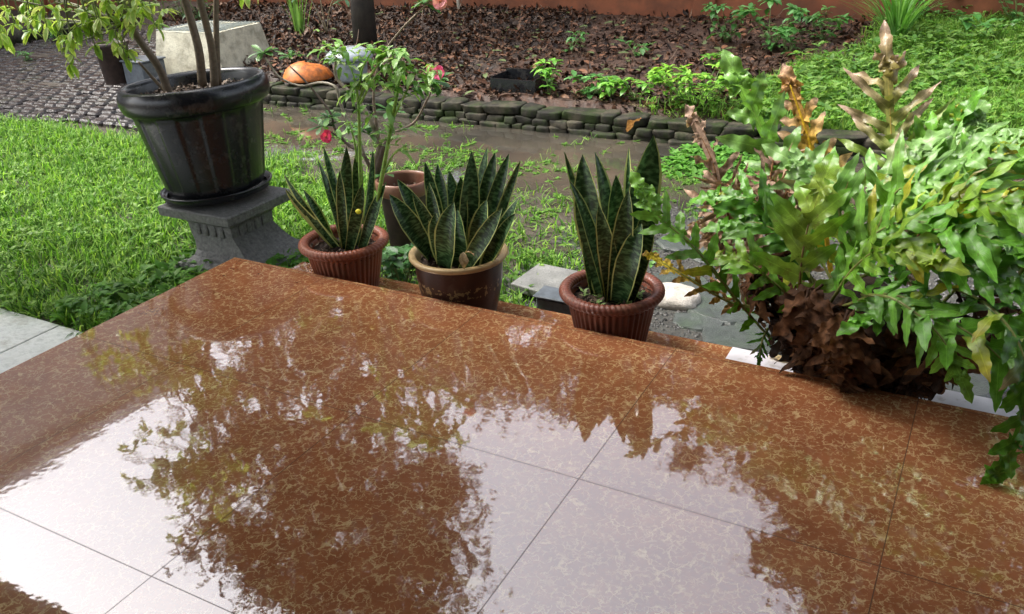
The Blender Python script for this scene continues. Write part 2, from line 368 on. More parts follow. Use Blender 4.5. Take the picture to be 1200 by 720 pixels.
MAT = dict(
 floor=floor_mat(), soil=ground_mat(), water=water_mat(), snake=snake_mat(),
 grass=leafmat('grass_blade', .5, .42, 0, .25, 8, spec=.22), leaf=leafmat('glossy_leaf', .33, .3, .5, .25, 50),
 fern=leafmat('fern_leaf', .25, .22, .7, .34, 30, spec=.36, spots=.35), dead=leafmat('dead_leaf', .7, .2, .3, .5, 60, spec=.15), litter=leafmat('litter_leaf', .45, 0, .3, .4, 40, spec=.16),
 crown=leafmat('tree_crown_leaf', .65, .04, 0, .35, 2), petal=leafmat('petal', .5, .35, .2, .15, 80),
 stem=simple('stem', 0, .55, 60, .25, .3, .003, attrcol=True), bark=simple('bark', (.10, .075, .05), .8, 25, .45, .9, .02),
 concrete=stone_mat('pedestal_concrete', (.06, .062, .062), (.22, .22, .21), (.04, .045, .028), .35, .4, 55),
 slab=stone_mat('slab_concrete', (.16, .16, .15), (.27, .27, .25), (.07, .09, .04), .5, .5, 9),
 paver=stone_mat('paver', (.018, .016, .016), (.060, .046, .040), (.035, .05, .018), .45, .2, 8),
 flag=stone_mat('flagstone', (.035, .042, .040), (.095, .11, .10), (.05, .08, .04), .6, .3, 16),
 wallstone=stone_mat('border_stone', (.011, .011, .009), (.040, .036, .028), (.026, .042, .010), .85, .65, 16),
 terra=terracotta('terracotta_plastic', (.20, .058, .030), (.27, .085, .045)), terra_dark=terracotta('terracotta_dark', (.13, .040, .026), (.20, .062, .036)),
 glaze=terracotta('brown_glaze', (.030, .011, .007), (.060, .020, .011)), cream=terracotta('cream_glaze', (.34, .23, .10), (.48, .35, .18), .3), pink=terracotta('old_pink_clay', (.17, .07, .045), (.30, .17, .11)),
 black=simple('black_plastic', (.010, .011, .013), .27, 40, .2, .06, .002), grey=simple('grey_plastic', (.10, .115, .13), .3, 30, .25, .1, .003),
 orange=simple('orange_wall', (.21, .066, .026), .8, 2.5, .3, .2, .01), orange_clay=simple('orange_clay', (.46, .13, .02), .5, 18, .4, .2, .004),
 potsoil=simple('pot_soil', (.024, .014, .009), .8, 70, .6, 1., .012, spec=.2), chips=simple('soil_chip', 0, .5, 60, .3, .2, .003, attrcol=True),
 white_tile=stone_mat('white_tile', (.50, .53, .50), (.62, .64, .60), (.28, .25, .18), .25, .25, 4),
 sky_sheen_strip=simple('painted_sky_sheen', (.74, .72, .76), .08, 5, .14, .05, .002), oldclay=simple('old_brown_clay', (.035, .020, .015), .6, 20, .4, .3, .005), brownwall=simple('brown_wall', (.10, .055, .035), .8, 6, .15, .1), plaster=simple('house_plaster', (.62, .58, .54), .85, 1.5, .15, .1, .01), dark=simple('window_dark', (.03, .035, .04), .1, 3, .2, 0), trim=simple('white_trim', (.6, .6, .58), .6, 5, .1, 0),
 roof=simple('roof_underside', (.30, .28, .25), .8, 3, .15, .1, .01), trough=stone_mat('trough_concrete', (.54, .50, .36), (.74, .70, .54), (.18, .15, .09), .5, .7, 8),
 rock=stone_mat('pale_rock', (.40, .36, .31), (.60, .56, .50), (.2, .17, .12), .3, .7, 18), wplastic=simple('cloudy_plastic', (.28, .31, .33), .2, 14, .3, .3, .01),
 meshwire=simple('wire_mesh', (.25, .29, .28), .5, 20, .2, 0), grime=stone_mat('trunk_bark', (.022, .018, .014), (.05, .042, .03), (.03, .035, .015), .4, .8, 10),
)

def weather(m, col, sc, lo, hi, amt):
    k = m.node_tree; N = k.nodes; P = N['Principled BSDF']; g = N.new('ShaderNodeNewGeometry'); n = N.new('ShaderNodeTexNoise'); n.inputs['Scale'].default_value = sc; n.inputs['Detail'].default_value = 7; n.inputs['Roughness'].default_value = .68
    k.links.new(g.outputs['Position'], n.inputs['Vector']); r = N.new('ShaderNodeValToRGB'); k.links.new(n.outputs[0], r.inputs[0]); e = r.color_ramp.elements
    e[0].position = lo; e[0].color = (0, 0, 0, 1); e[1].position = hi; e[1].color = (amt, amt, amt, 1); src = P.inputs['Base Color'].links[0].from_socket
    mx = N.new('ShaderNodeMix'); mx.data_type = 'RGBA'; k.links.new(r.outputs[0], mx.inputs[0]); k.links.new(src, mx.inputs[6]); mx.inputs[7].default_value = tuple(col)+(1,); k.links.new(mx.outputs[2], P.inputs['Base Color'])
weather(MAT['black'], (.09, .085, .075), 16, .52, .72, .5); weather(MAT['orange'], (.07, .035, .02), 3.5, .45, .7, .7); weather(MAT['orange_clay'], (.10, .05, .025), 14, .5, .66, .7)
weather(MAT['trough'], (.16, .14, .09), 6, .48, .68, .6); weather(MAT['sky_sheen_strip'], (.30, .24, .18), 14, .56, .7, .6); weather(MAT['white_tile'], (.25, .22, .15), 9, .56, .72, .5); weather(MAT['wallstone'], (.10, .085, .06), 5, .5, .62, .6); weather(MAT['rock'], (.2, .15, .1), 25, .5, .65, .5)
for q_ in ('paver', 'flag'):
    P_ = MAT[q_].node_tree.nodes['Principled BSDF']; P_.inputs['Coat Weight'].default_value = .55; P_.inputs['Coat Roughness'].default_value = .16; P_.inputs['Coat IOR'].default_value = 1.4
MAT['wallstone'].node_tree.nodes['Principled BSDF'].inputs['Specular IOR Level'].default_value = .15
# ------------------------------------------------------------------ ground
def bed_edge(x): return np.where(x > -6.05, 6.30, 6.30+(-6.05-x)*.55)
def in_bed(x, y): return y > bed_edge(x)
def gh(x, y):
    x = np.asarray(x, float); y = np.asarray(y, float)
    n = (vnoise(x, y, .9, 1)-.5)*.035+(vnoise(x, y, .28, 2)-.5)*.018
    base = np.full(np.broadcast(x, y).shape, -.300)+n
    # the flooded strip between lawn and border
    d = np.clip((y-4.55-(vnoise(x, y*0, .8, 5)-.5)*.5)/.45, 0, 1)*np.clip((6.6-y)/.3, 0, 1)*np.clip((x+9)/2.5, 0, 1)*np.clip((1.2-x)/.8, 0, 1)
    base = base-.045*d
    d2 = np.exp(-(((x+2.0)/.5)**2+((y-4.4)/.8)**2)); base = base-.022*d2
    bd = np.clip((y-bed_edge(x))/.10, 0, 1); rise = -.170+np.clip(y-6.3, 0, 4.5)*.045+(vnoise(x, y, .7, 3)-.5)*.09+(vnoise(x, y, .22, 4)-.5)*.03
    base = base*(1-bd)+rise*bd
    # slab of ground under the porch stays below the floor
    return base
def zone_col(x, y):
    c = np.tile([.045, .034, .022], (len(x), 1)); 
    b = in_bed(x, y); c[b] = [.030, .017, .011]; b2 = b & (x > -4.2); c[b2] = [.060, .027, .015]
    r = (~b) & (x > -2.0) & (y < 4.8); c[r] = [.045, .047, .042]
    return c
def sheet(xs, ys):
    X, Y = np.meshgrid(xs, ys, indexing='ij'); Z = gh(X, Y); under = (X > -2.8) & (Y < 2.85); Z = np.where(under, -.36, Z); Z = np.where((Y > 40) | (X < -40) | (X > 40) | (Y < -20), -.3, Z)
    v = np.c_[X.ravel(), Y.ravel(), Z.ravel()]; n, m = X.shape
    a = (np.arange(n-1)[:, None]*m+np.arange(m-1)[None]); F = np.stack([a, a+m, a+m+1, a+1], -1).reshape(-1, 4)
    return v, F
mb = MB()
xs = np.concatenate([[-400, -120, -40, -20], np.arange(-13, 3.0, .05), [4, 8, 20, 60, 200, 400]])
ys = np.concatenate([[-400, -60, -10, 0, 1.6], np.arange(2., 12.5, .05), [14, 20, 40, 100, 400]])
v, F = sheet(xs, ys); mb.add(v, F, c=zone_col(v[:, 0], v[:, 1])); struct(mb.build('ground', MAT['soil']))
mb = MB(); xs = np.linspace(-9.5, 1.5, 12); ys = np.linspace(3.2, 6.36, 6)
X, Y = np.meshgrid(xs, ys, indexing='ij'); a = (np.arange(11)[:, None]*6+np.arange(5)[None])
mb.add(np.c_[X.ravel(), Y.ravel(), np.full(X.size, -.318)], np.stack([a, a+6, a+7, a+1], -1).reshape(-1, 4)); struct(mb.build('puddle_water', MAT['water']))

# ------------------------------------------------------------------ porch floor, step, path
mb = MB(); box(mb, -2.93, 6, -1.6, 2.615, -.5, 0, b=.004); struct(mb.build('porch_floor', MAT['floor'], smooth=False))
mb = MB(); box(mb, -2.86, 6, 2.617, 2.972, -.5, -.150, b=.005); struct(mb.build('porch_step', MAT['floor'], smooth=False))
mb = MB(); box(mb, -.72, 1.6, 2.63, 2.966, -.16, -.146, b=.003); struct(mb.build('step_sky_sheen', MAT['sky_sheen_strip'], smooth=False))  # pale strip with the wet step's sky reflection put into its colour
mb = MB()
for i in range(5):
    for j in range(3):
        x1 = -3.66-i*.6; y1 = 2.155-j*.6
        if i == 0 or True: box(mb, x1-.596, x1, y1-.596, y1, -.42, -.285, b=.003)
for j in range(3): box(mb, -3.656, -2.936, 2.155-j*.6-.596, 2.155-j*.6, -.42, -.2865, b=.003)
struct(mb.build('white_tile_path', MAT['white_tile'], smooth=False))

# pavers on the left
mb = MB(); 
dx, dy = .165, .10; row = 0; y = 4.75
while y < 9.6:
    x = -13+(row % 2)*.0825+rnd.uniform(-.02, .02)
    while x < -5.2:
        cx, cy = x+dx/2, y+dy/2; lim = -6.3 if y < 6.2 else -6.9-(y-6.2)*1.2
        if not in_bed(np.array(cx), np.array(cy-.12)) and cx < lim+vnoise(cx, cy, .5, 9)*1.1-.5+ (0 if y > 5.2 else -.3) and cy > 4.72+(vnoise(cx, cy, .7, 8))*.35:
            z = -.268+(vnoise(cx, cy, .6, 6)-.5)*.03+rnd.uniform(-.014, .010)
            box(mb, x+.005+rnd.uniform(0, .012), x+dx-.005, y+.004+rnd.uniform(0, .01), y+dy-.004, z-.1, z, b=.018)
        x += dx
    y += dy; row += 1
struct(mb.build('paved_path', MAT['paver'], smooth=False))

# flagstones and gravel on the right, behind the step
mb = MB()
for (u, w_, r) in [(700, 375, .16), (735, 392, .12), (800, 330, .2), (850, 360, .24), (905, 395, .2), (860, 395, .16), (820, 375, .13), (885, 330, .2), (840, 300, .2), (1100, 440, .25), (800, 285, .14), (930, 350, .2), (1000, 380, .25), (900, 290, .2)]:
    p = gz(u, w_, -.29); k = 9; th = np.sort(RG.uniform(0, 6.28, k)+0); th = np.linspace(0, 6.28, k, endpoint=False)+RG.uniform(-.2, .2, k); rr = r*RG.uniform(.7, 1.1, k)
    z = -.288+rnd.uniform(-.006, .006); ring = lambda s, zz: [(p[0]+s*rr[i]*math.cos(th[i]), p[1]+s*.8*rr[i]*math.sin(th[i]), zz) for i in range(k)]
    V = ring(1, -.36)+ring(1, z-.012)+ring(.93, z); Fq = [(a*k+i, a*k+(i+1) % k, (a+1)*k+(i+1) % k, (a+1)*k+i) for a in (0, 1) for i in range(k)]
    mb.add(V, [np.array(Fq), np.array([[2*k+i for i in range(k)]])])
struct(mb.build('flagstone_ground', MAT['flag'], smooth=False))
mb = MB(); n = 16000; x = RG.uniform(-1.9, 1.4, n); y = RG.uniform(2.99, 4.9, n); s = RG.uniform(.003, .010, n); z = gh(x, y)+s*.3
oct_ = np.array([(1, 0, 0), (0, 1, 0), (-1, 0, 0), (0, -1, 0), (0, 0, .7), (0, 0, -.7)]); 
V = np.c_[x, y, z][:, None]+s[:, None, None]*oct_[None]*RG.uniform(.6, 1.3, (n, 6, 1)); f = np.array([(0, 1, 4), (1, 2, 4), (2, 3, 4), (3, 0, 4), (1, 0, 5), (2, 1, 5), (3, 2, 5), (0, 3, 5)])
g = RG.uniform(.015, .10, (n, 1)); mb.add(V.reshape(-1, 3), (f[None]+(np.arange(n)*6)[:, None, None]).reshape(-1, 3), c=np.repeat(np.hstack([g, g*.97, g*.9]), 6, 0))
tag(mb.build('gravel', MAT['chips'], smooth=False), 'fine grey gravel between the flagstones behind the step', 'gravel', kind='stuff')

# ------------------------------------------------------------------ stone border
def rock(mb, c, s, seed=0, n=8, e=.31):
    """rounded block of half sizes s"""
    r = np.random.default_rng(seed); V = []; m = n
    for i in range(m+1):
        ph = -math.pi/2+math.pi*i/m
        for j in range(2*m):
            th = 2*math.pi*j/(2*m); cp = lambda a: math.copysign(abs(a)**e, a)
            V.append([s[0]*cp(math.cos(ph))*cp(math.cos(th)), s[1]*cp(math.cos(ph))*cp(math.sin(th)), s[2]*cp(math.sin(ph))])
    V = np.array(V); d = 1+.16*(vnoise(V[:, 0]*9+seed*3, V[:, 1]*9+V[:, 2]*13, 1, seed % 17)-.5)*2+.10*(vnoise(V[:, 0]*34+seed*3, V[:, 1]*30+V[:, 2]*38, 1, seed % 13)-.5)*2; V = V*d[:, None]
    a = r.uniform(-.06, .06); ca, sa = math.cos(a), math.sin(a); V = np.c_[V[:, 0]*ca-V[:, 1]*sa, V[:, 0]*sa+V[:, 1]*ca, V[:, 2]+V[:, 0]*r.uniform(-.06, .06)]
    F = [(i*2*m+j, i*2*m+(j+1) % (2*m), (i+1)*2*m+(j+1) % (2*m), (i+1)*2*m+j) for i in range(m) for j in range(2*m)]
    mb.add(V+np.array(c), np.array(F))
mb = MB(); sd_ = 0
for ci, (zc, hz, off) in enumerate([(-.315, .034, 0), (-.257, .030, .09), (-.198, .034, .02)]):
    x = -6.35+off
    while x < .9:
        w = rnd.choice([.05, .065, .08, .10, .13])*(1.25 if ci == 2 else 1); sd_ += 1
        yy = 6.22+rnd.uniform(-.015, .015)+ci*.018+(.10 if x < -4.6 else 0)*0
        if not (ci == 2 and x > -1.3 and rnd.random() < .35): rock(mb, (x+w, yy, zc+(.0 if ci < 2 else rnd.uniform(-.008, .012))), (w*1.03, .10, hz*1.12), sd_, 11)
        x += 2*w+.004
tag(mb.build('stone_border', MAT['wallstone'], loc=(-2.7, 6.22, -.34)), 'low mossy dark stone border edging the raised leaf litter bed', 'border wall')

# ------------------------------------------------------------------ grass
def blades(mb, x, y, hmin, hmax, w, cols, lean=.5, z=None, K=3):
    n = len(x); z = gh(x, y) if z is None else z
    a = RG.uniform(0, 6.28, n); l = np.abs(RG.normal(0, lean, n)); T = np.c_[np.cos(a)*l, np.sin(a)*l, np.ones(n)]
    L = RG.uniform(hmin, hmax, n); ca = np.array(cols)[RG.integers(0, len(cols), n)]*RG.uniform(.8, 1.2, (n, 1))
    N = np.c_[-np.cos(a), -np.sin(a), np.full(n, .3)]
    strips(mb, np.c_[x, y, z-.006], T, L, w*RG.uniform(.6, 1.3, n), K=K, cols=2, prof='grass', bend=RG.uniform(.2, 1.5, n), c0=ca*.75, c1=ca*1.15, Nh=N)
GC = [(.12, .27, .030), (.16, .34, .042), (.22, .41, .060), (.07, .18, .022), (.29, .44, .095), (.05, .13, .018)]
def scatter(n, x0, x1, y0, y1, fn):
    x = RG.uniform(x0, x1, n); y = RG.uniform(y0, y1, n); k = RG.random(n) < fn(x, y); return x[k], y[k]
def weeds(mb, x, y, size, cols, nl=5, up=.03):
    """little rosettes of oval leaves"""
    n = len(x); X = np.repeat(x, nl); Y = np.repeat(y, nl); a = RG.uniform(0, 6.28, n*nl); el = RG.uniform(.1, .9, n*nl)
    T = np.c_[np.cos(a), np.sin(a), el]; c = np.array(cols)[RG.integers(0, len(cols), n*nl)]*RG.uniform(.75, 1.2, (n*nl, 1))
    L = size*RG.uniform(.6, 1.3, n*nl); z = gh(X, Y)+np.repeat(RG.uniform(0, up, n), nl)
    strips(mb, np.c_[X, Y, z]+T*.004, T, L, L*.26, K=4, cols=3, prof='ovate', bend=RG.uniform(.2, 1.2, n*nl), fold=.2, c0=c, c1=c)
def lawn_left(x, y):
    far = 4.72+(vnoise(x, y*0, .5, 21)-.5)*.45
    d = np.clip((far-y)/.25, 0, 1); d = d*np.clip((x+0*y+9.6)/.3, 0, 1)
    right = np.clip((-2.35-x)/.6, .0, 1); sp = np.clip(.75-np.abs(vnoise(x, y, .3, 22)-.4)*1.2, 0, 1)*.75*(x < -1.62+.2*np.sin(y*5)) * (y > 3.1)*np.clip((x+9)*9, 0, 1)*np.where(y > 4.3, .35, 1)
    d = np.maximum(d*right, np.clip((4.95-y)/.3, 0, 1)*sp)
    d = d*((x < -2.95) | (y > 2.99)); d = d*~((x < -2.93) & (y < 2.17+(vnoise(x, y, .12, 23)-.5)*.06))
    d = d*~((np.abs(x+3.5) < .3) & (np.abs(y-3.1) < .3)); 
    return d*np.clip(.15+1.3*vnoise(x, y, .22, 24)*(.5+.8*vnoise(x, y, .07, 25)), 0, 1)
mb = MB()
x, y = scatter(185000, -8.8, -1.5, 2.0, 5.0, lawn_left); nearm = y < 3.6
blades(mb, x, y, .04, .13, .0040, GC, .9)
x, y = scatter(9000, -8.8, -1.5, 2.0, 5.0, lambda a, b: lawn_left(a, b)*.9); weeds(mb, x, y, .035, [(.17, .31, .05), (.22, .37, .07), (.10, .22, .03)], 5, .06)
tag(mb.build('lawn_grass', MAT['grass']), 'bright green grass and small weeds of the front lawn', 'grass', kind='stuff')
# broader leaves overhanging the porch edge
mb = MB(); n = 420; x = RG.uniform(-3.75, -2.99, n); y = 2.18+RG.random(n)*1.0+(x+3.7)*.1; k = (y > 2.16) & (y < 3.3); x, y = x[k], y[k]
weeds(mb, x, y, .055, [(.06, .17, .02), (.09, .22, .03), (.12, .26, .04)], 5, .09)
tag(mb.build('broadleaf_weeds', MAT['grass']), 'broad leaved weeds crowding the left edge of the porch floor', 'weeds', kind='stuff')
# right lawn beyond the border
def lawn_right(x, y):
    e = -2.25+(y-6.35)*.33+(vnoise(x, y, .8, 31)-.5)*.5
    return np.clip((x-e)/.35, 0, 1)*(y > 6.33)*(.30+.9*vnoise(x, y, .3, 32))
mb = MB(); x, y = scatter(150000, -2.7, 1.1, 6.3, 10.3, lawn_right)
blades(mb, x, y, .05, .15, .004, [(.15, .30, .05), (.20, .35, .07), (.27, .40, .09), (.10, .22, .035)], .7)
x, y = scatter(2600, -2.6, 1.1, 6.3, 10.3, lambda a, b: lawn_right(a, b)*(vnoise(a, b, .6, 66) > .5)); weeds(mb, x, y, .07, [(.10, .22, .05), (.16, .30, .07), (.20, .33, .08)], 6, .16)
x, y = scatter(6000, -2.6, 1.1, 6.3, 10.3, lawn_right); weeds(mb, x, y, .05, [(.10, .24, .03), (.14, .29, .05), (.17, .31, .06)], 5, .1)
tag(mb.build('back_lawn', MAT['grass']), 'thick green grass sloping up to the orange wall at right', 'grass', kind='stuff')
# floating / drowned weeds in puddle
mb = MB(); n = 30000; x = RG.uniform(-7, .3, n); y = RG.uniform(4.3, 6.15, n); keep = (vnoise(x, y, .35, 41)*.45+vnoise(x, y, .09, 42)*.65 > .615+.10*np.clip(y-5.2, 0, 1)) & (x > -6.6); keep &= RG.random(n) < .45; x, y = x[keep], y[keep]
blades(mb, x, y, .03, .09, .003, GC, 1.1, z=np.full(len(x), -.318))
keep = RG.random(len(x)) < .35; x, y = x[keep], y[keep]
nl = 4; X = np.repeat(x, nl); Y = np.repeat(y, nl); a = RG.uniform(0, 6.28, len(X)); T = np.c_[np.cos(a), np.sin(a), RG.uniform(.05, .6, len(X))]
strips(mb, np.c_[X, Y, np.full(len(X), -.316)], T, .035, .010, K=3, cols=3, prof='ovate', bend=.4, c0=np.array([(.12, .25, .04)])*RG.uniform(.6, 1.3, (len(X), 1)))
n = 900; xx = RG.uniform(-1.95, -.95, n); yy = RG.uniform(5.35, 6.1, n); weeds(mb, xx, yy, .05, [(.10, .27, .04), (.15, .33, .06)], 5, .05)
n = 260; xx = RG.uniform(-2.0, 1.2, n); yy = RG.uniform(3.0, 4.6, n); k = vnoise(xx, yy, .3, 44) > .55; weeds(mb, xx[k], yy[k], .035, [(.10, .24, .05), (.14, .28, .08)], 5, .03)
tag(mb.build('puddle_weeds', MAT['grass']), 'loose weeds and grass growing out of the muddy puddle', 'weeds', kind='stuff')

# ------------------------------------------------------------------ leaf litter
mb = MB(); n = 24000; x = RG.uniform(-10.5, -.8, n); y = RG.uniform(6.25, 10.4, n); k = in_bed(x, y-.05) & ((lawn_right(x, y) < .3) | (RG.random(n) < .08)) & (RG.random(n) < np.where((x > -4.4) & (y > 7.2), .30+.4*(vnoise(x, y, .5, 55) > .5), 1.)); x, y = x[k], y[k]; n = len(x)
a = RG.uniform(0, 6.28, n); T = np.c_[np.cos(a), np.sin(a), RG.normal(.05, .35, n)]
LC = np.array([(.056, .024, .011), (.090, .038, .018), (.026, .015, .010), (.14, .075, .042), (.040, .020, .012), (.016, .010, .008)])
c = LC[RG.integers(0, 6, n)]*RG.uniform(.7, 1.2, (n, 1))
strips(mb, np.c_[x, y, gh(x, y)+RG.uniform(0, .035, n)], T, RG.uniform(.025, .09, n)*RG.choice([.7, 1, 1, 1.6], n), RG.uniform(.008, .026, n), K=4, cols=3, prof='leaf', bend=RG.normal(0, 1.1, n), fold=.35, wave=.3, twist=RG.normal(0, .9, n), c0=c)
n = 900; x = RG.uniform(-9, -1.5, n); y = RG.uniform(6.4, 10.3, n); k = in_bed(x, y-.05); x, y = x[k], y[k]; n = len(x); a = RG.uniform(0, 6.28, n)
strips(mb, np.c_[x, y, gh(x, y)+.02], np.c_[np.cos(a), np.sin(a), RG.normal(0, .1, n)], RG.uniform(.12, .35, n), .004, K=3, cols=3, prof='band', bend=RG.normal(0, .5, n), c0=(.11, .075, .05))
n = 700; x = RG.uniform(-8, -1.2, n); y = RG.uniform(6.4, 10.0, n); a = RG.uniform(0, 6.28, n)
strips(mb, np.c_[x, y, gh(x, y)+.03], np.c_[np.cos(a), np.sin(a), RG.normal(.1, .2, n)], RG.uniform(.07, .13, n), .026, K=4, cols=3, prof='leaf', bend=.5, fold=.2, c0=np.array([(.10, .13, .05), (.19, .09, .05), (.15, .08, .05)])[RG.integers(0, 3, n)])
tag(mb.build('leaf_litter', MAT['litter']), 'wet brown dead leaves and twigs covering the raised bed', 'leaf litter', kind='stuff')

# ------------------------------------------------------------------ boundary wall, unseen porch roof and walls that block light, far house
YW = 10.15
mb = MB(); box(mb, -30, 14, YW, YW+.2, -.4, 1.5, b=.01); box(mb, -30, 14, YW-.03, YW+.23, 1.5, 1.58, b=.01)
for xx in (-21, -15, -9.5, -3.2, .9, 6): box(mb, xx, xx+.25, YW-.06, YW-.002, -.4, 1.48, b=.008)
tag(mb.build('garden_wall', MAT['orange'], loc=(-3, YW, -.3), smooth=False), 'long orange painted garden wall behind the raised bed', 'wall')
mb = MB(); box(mb, -7.2, 5, -2.0, 2.45, 3.0, 3.14); struct(mb.build('unseen_porch_roof', MAT['roof'], smooth=False))  # roof out of view, put in to cut the skylight on the floor
mb = MB(); box(mb, -2.9, 6, -1.8, -1.6, -.4, 2.998); box(mb, .95, 1.15, -1.598, 2.30, .002, 2.998); struct(mb.build('unseen_porch_walls', MAT['brownwall'], smooth=False))  # unseen back wall, and a dark right wall added to shade the floor

h = thing('neighbour_house', 'grey plastered two storey house beyond the wall, seen mirrored in the wet floor', 'house', (-22, 12, -.3))
mb = MB(); HX = -17.6; HY1 = 13.7
box(mb, -30, HX, -2, HY1, -.3, 9.6); box(mb, -30.4, HX+.35, -2.4, HY1+.35, 9.6, 9.95); mb.build('wall', MAT['plaster'], h, smooth=False)
for (yy, zz) in [(y_, z_) for y_ in (1, 4.5, 8, 11) for z_ in (1.8, 5.4)]:
    wf = MB(); 
    for q in ((yy, yy+.08, zz, zz+1.5), (yy+1.32, yy+1.4, zz, zz+1.5), (yy+.08, yy+1.32, zz, zz+.08), (yy+.08, yy+1.32, zz+1.42, zz+1.5), (yy+.66, yy+.74, zz+.08, zz+1.42)): box(wf, HX+.002, HX+.07, q[0], q[1], q[2], q[3])
    w = wf.build('window', MAT['trim'], h, smooth=False); pm = MB(); box(pm, HX+.002, HX+.02, yy+.085, yy+1.315, zz+.085, zz+1.415); 
    o = pm.build('pane', MAT['dark'], w, smooth=False)

# ------------------------------------------------------------------ trees
def tree(name, label, base, top, crown_c, crown_r, nleaf, nclump, cols, leafL=.16, trunk_r=.16, seed=1, limbs=7, mat='bark'):
    r = np.random.default_rng(seed); base = np.array(base, float); t = thing(name, label, 'tree', base, 'trees whose crowns show in the wet floor')
    mb = MB(); cc = np.array(crown_c, float); cr = np.array(crown_r, float)
    tp = smoothpath([base-np.array([0, 0, .15]), np.array([base[0], base[1], base[2]*.6+cc[2]*.4]), cc], 12); tube(mb, tp, np.linspace(trunk_r, trunk_r*.35, 12), 10, bump=.05)
    cl = []
    while len(cl) < nclump:
        q = r.normal(0, .55, 3); 
        if np.linalg.norm(q) < 1.05 and np.linalg.norm(q) > .25: cl.append(cc+q*cr)
    cl = np.array(cl)
    for i in range(limbs*2):
        e = cl[i % len(cl)]; k = int(r.integers(4, 11)); s = tp[k]; mid = (s+e)/2+r.normal(0, .25, 3); tube(mb, smoothpath([s, mid, e], 8), np.linspace(trunk_r*.35, .02, 8), 6)
    mb.build('trunk', MAT[mat], t)
    mb = MB(); ci = r.integers(0, len(cl), nleaf); sz = r.uniform(.18, .72, len(cl)); P = cl[ci]+r.normal(0, 1, (nleaf, 3))*sz[ci][:, None]*np.array([.62, .62, .42])
    T = nrm(r.normal(0, 1, (nleaf, 3))+np.array([0, 0, -.35])); c = np.array(cols)[r.integers(0, len(cols), nleaf)]*r.uniform(.6, 1.3, (nleaf, 1))
    strips(mb, P, T, r.uniform(.6, 1.3, nleaf)*leafL, leafL*.2, K=2, cols=2, prof='round', bend=.5, c0=c); mb.build('crown', MAT['crown'], t)
    return t
DG = [(.03, .055, .014), (.04, .07, .018), (.025, .045, .012), (.05, .08, .022)]
p = gz(427, 44, -.0); tree('garden_tree', 'dark straight trunk rising out of the leaf litter behind the clouded tub', (p[0], p[1], 0.0), 0, (-8.75, 8.8, 8.4), (2.5, 1.9, 3.8), 19000, 100, DG, .20, .14, 3, mat='grime')
tree('garden_tree', 'broad dark tree standing over the right side of the porch', (1.6, 11.6, -.3), 0, (.7, 12.3, 7.6), (4.2, 1.8, 3.6), 26000, 110, DG, .22, .2, 5)
for i, (x_, y_, h_, lb) in enumerate([(-14.0, 13.4, 10.8, 'low tree beside the grey house, mirrored in the floor'), (-11.3, 15.2, 11.4, 'leftmost low tree beyond the wall, mirrored in the floor'), (-8.4, 15.6, 11.4, 'second low tree beyond the wall, mirrored in the floor'), (-5.0, 15.6, 10.9, 'third low tree beyond the wall, mirrored in the floor'), (-1.9, 15.6, 12.2, 'tallest low tree beyond the wall, mirrored in the floor')]):
    tree('garden_tree', lb, (x_, y_, -.3), 0, (x_, y_, h_*.57), (2.5, 1.8, h_*.36), 13500, 75, DG, .24, .16, 20+i)
tree('garden_tree', 'unseen tree added right of the porch, its crown shading the floor', (3.3, 7.4, -.3), 0, (1.3, 5.5, 6.1), (2.3, 1.6, 1.6), 26000, 80, DG, .18, .13, 41)  # added tree out of view, crown set high to darken the right floor

# ------------------------------------------------------------------ pots
def soil_disc(parent, cx, cy, z, r, name='soil', chips=160, cols=((.04, .024, .015), (.07, .042, .026), (.11, .08, .055)), seed=0):
    g = np.random.default_rng(seed); mb = MB(); lathe(mb, [(0.001, .012), (r*.3, .014), (r*.6, .008), (r*.85, .002), (r, -.006)], cx, cy, z, 40, mod=lambda rr, zz, th, i: (np.full(40, rr), zz+g.uniform(-.006, .008, 40)*(i > 0)))
    o = mb.build(name, MAT['potsoil'], parent)
    mb = MB(); n = chips; a = g.uniform(0, 6.28, n); q = r*.95*np.sqrt(g.random(n)); b = g.uniform(0, 6.28, n); c = np.array(cols)[g.integers(0, len(cols), n)]
    strips(mb, np.c_[cx+q*np.cos(a), cy+q*np.sin(a), np.full(n, z+.01)+g.uniform(0, .012, n)], np.c_[np.cos(b), np.sin(b), g.normal(0, .5, n)], g.uniform(.012, .035, n), g.uniform(.003, .009, n), K=2, cols=3, prof='leaf', bend=g.normal(0, 1, n), fold=.3, c0=c)
    m = mb.build('soil_crumbs', MAT['litter'], o); m['kind'] = 'stuff'; return o

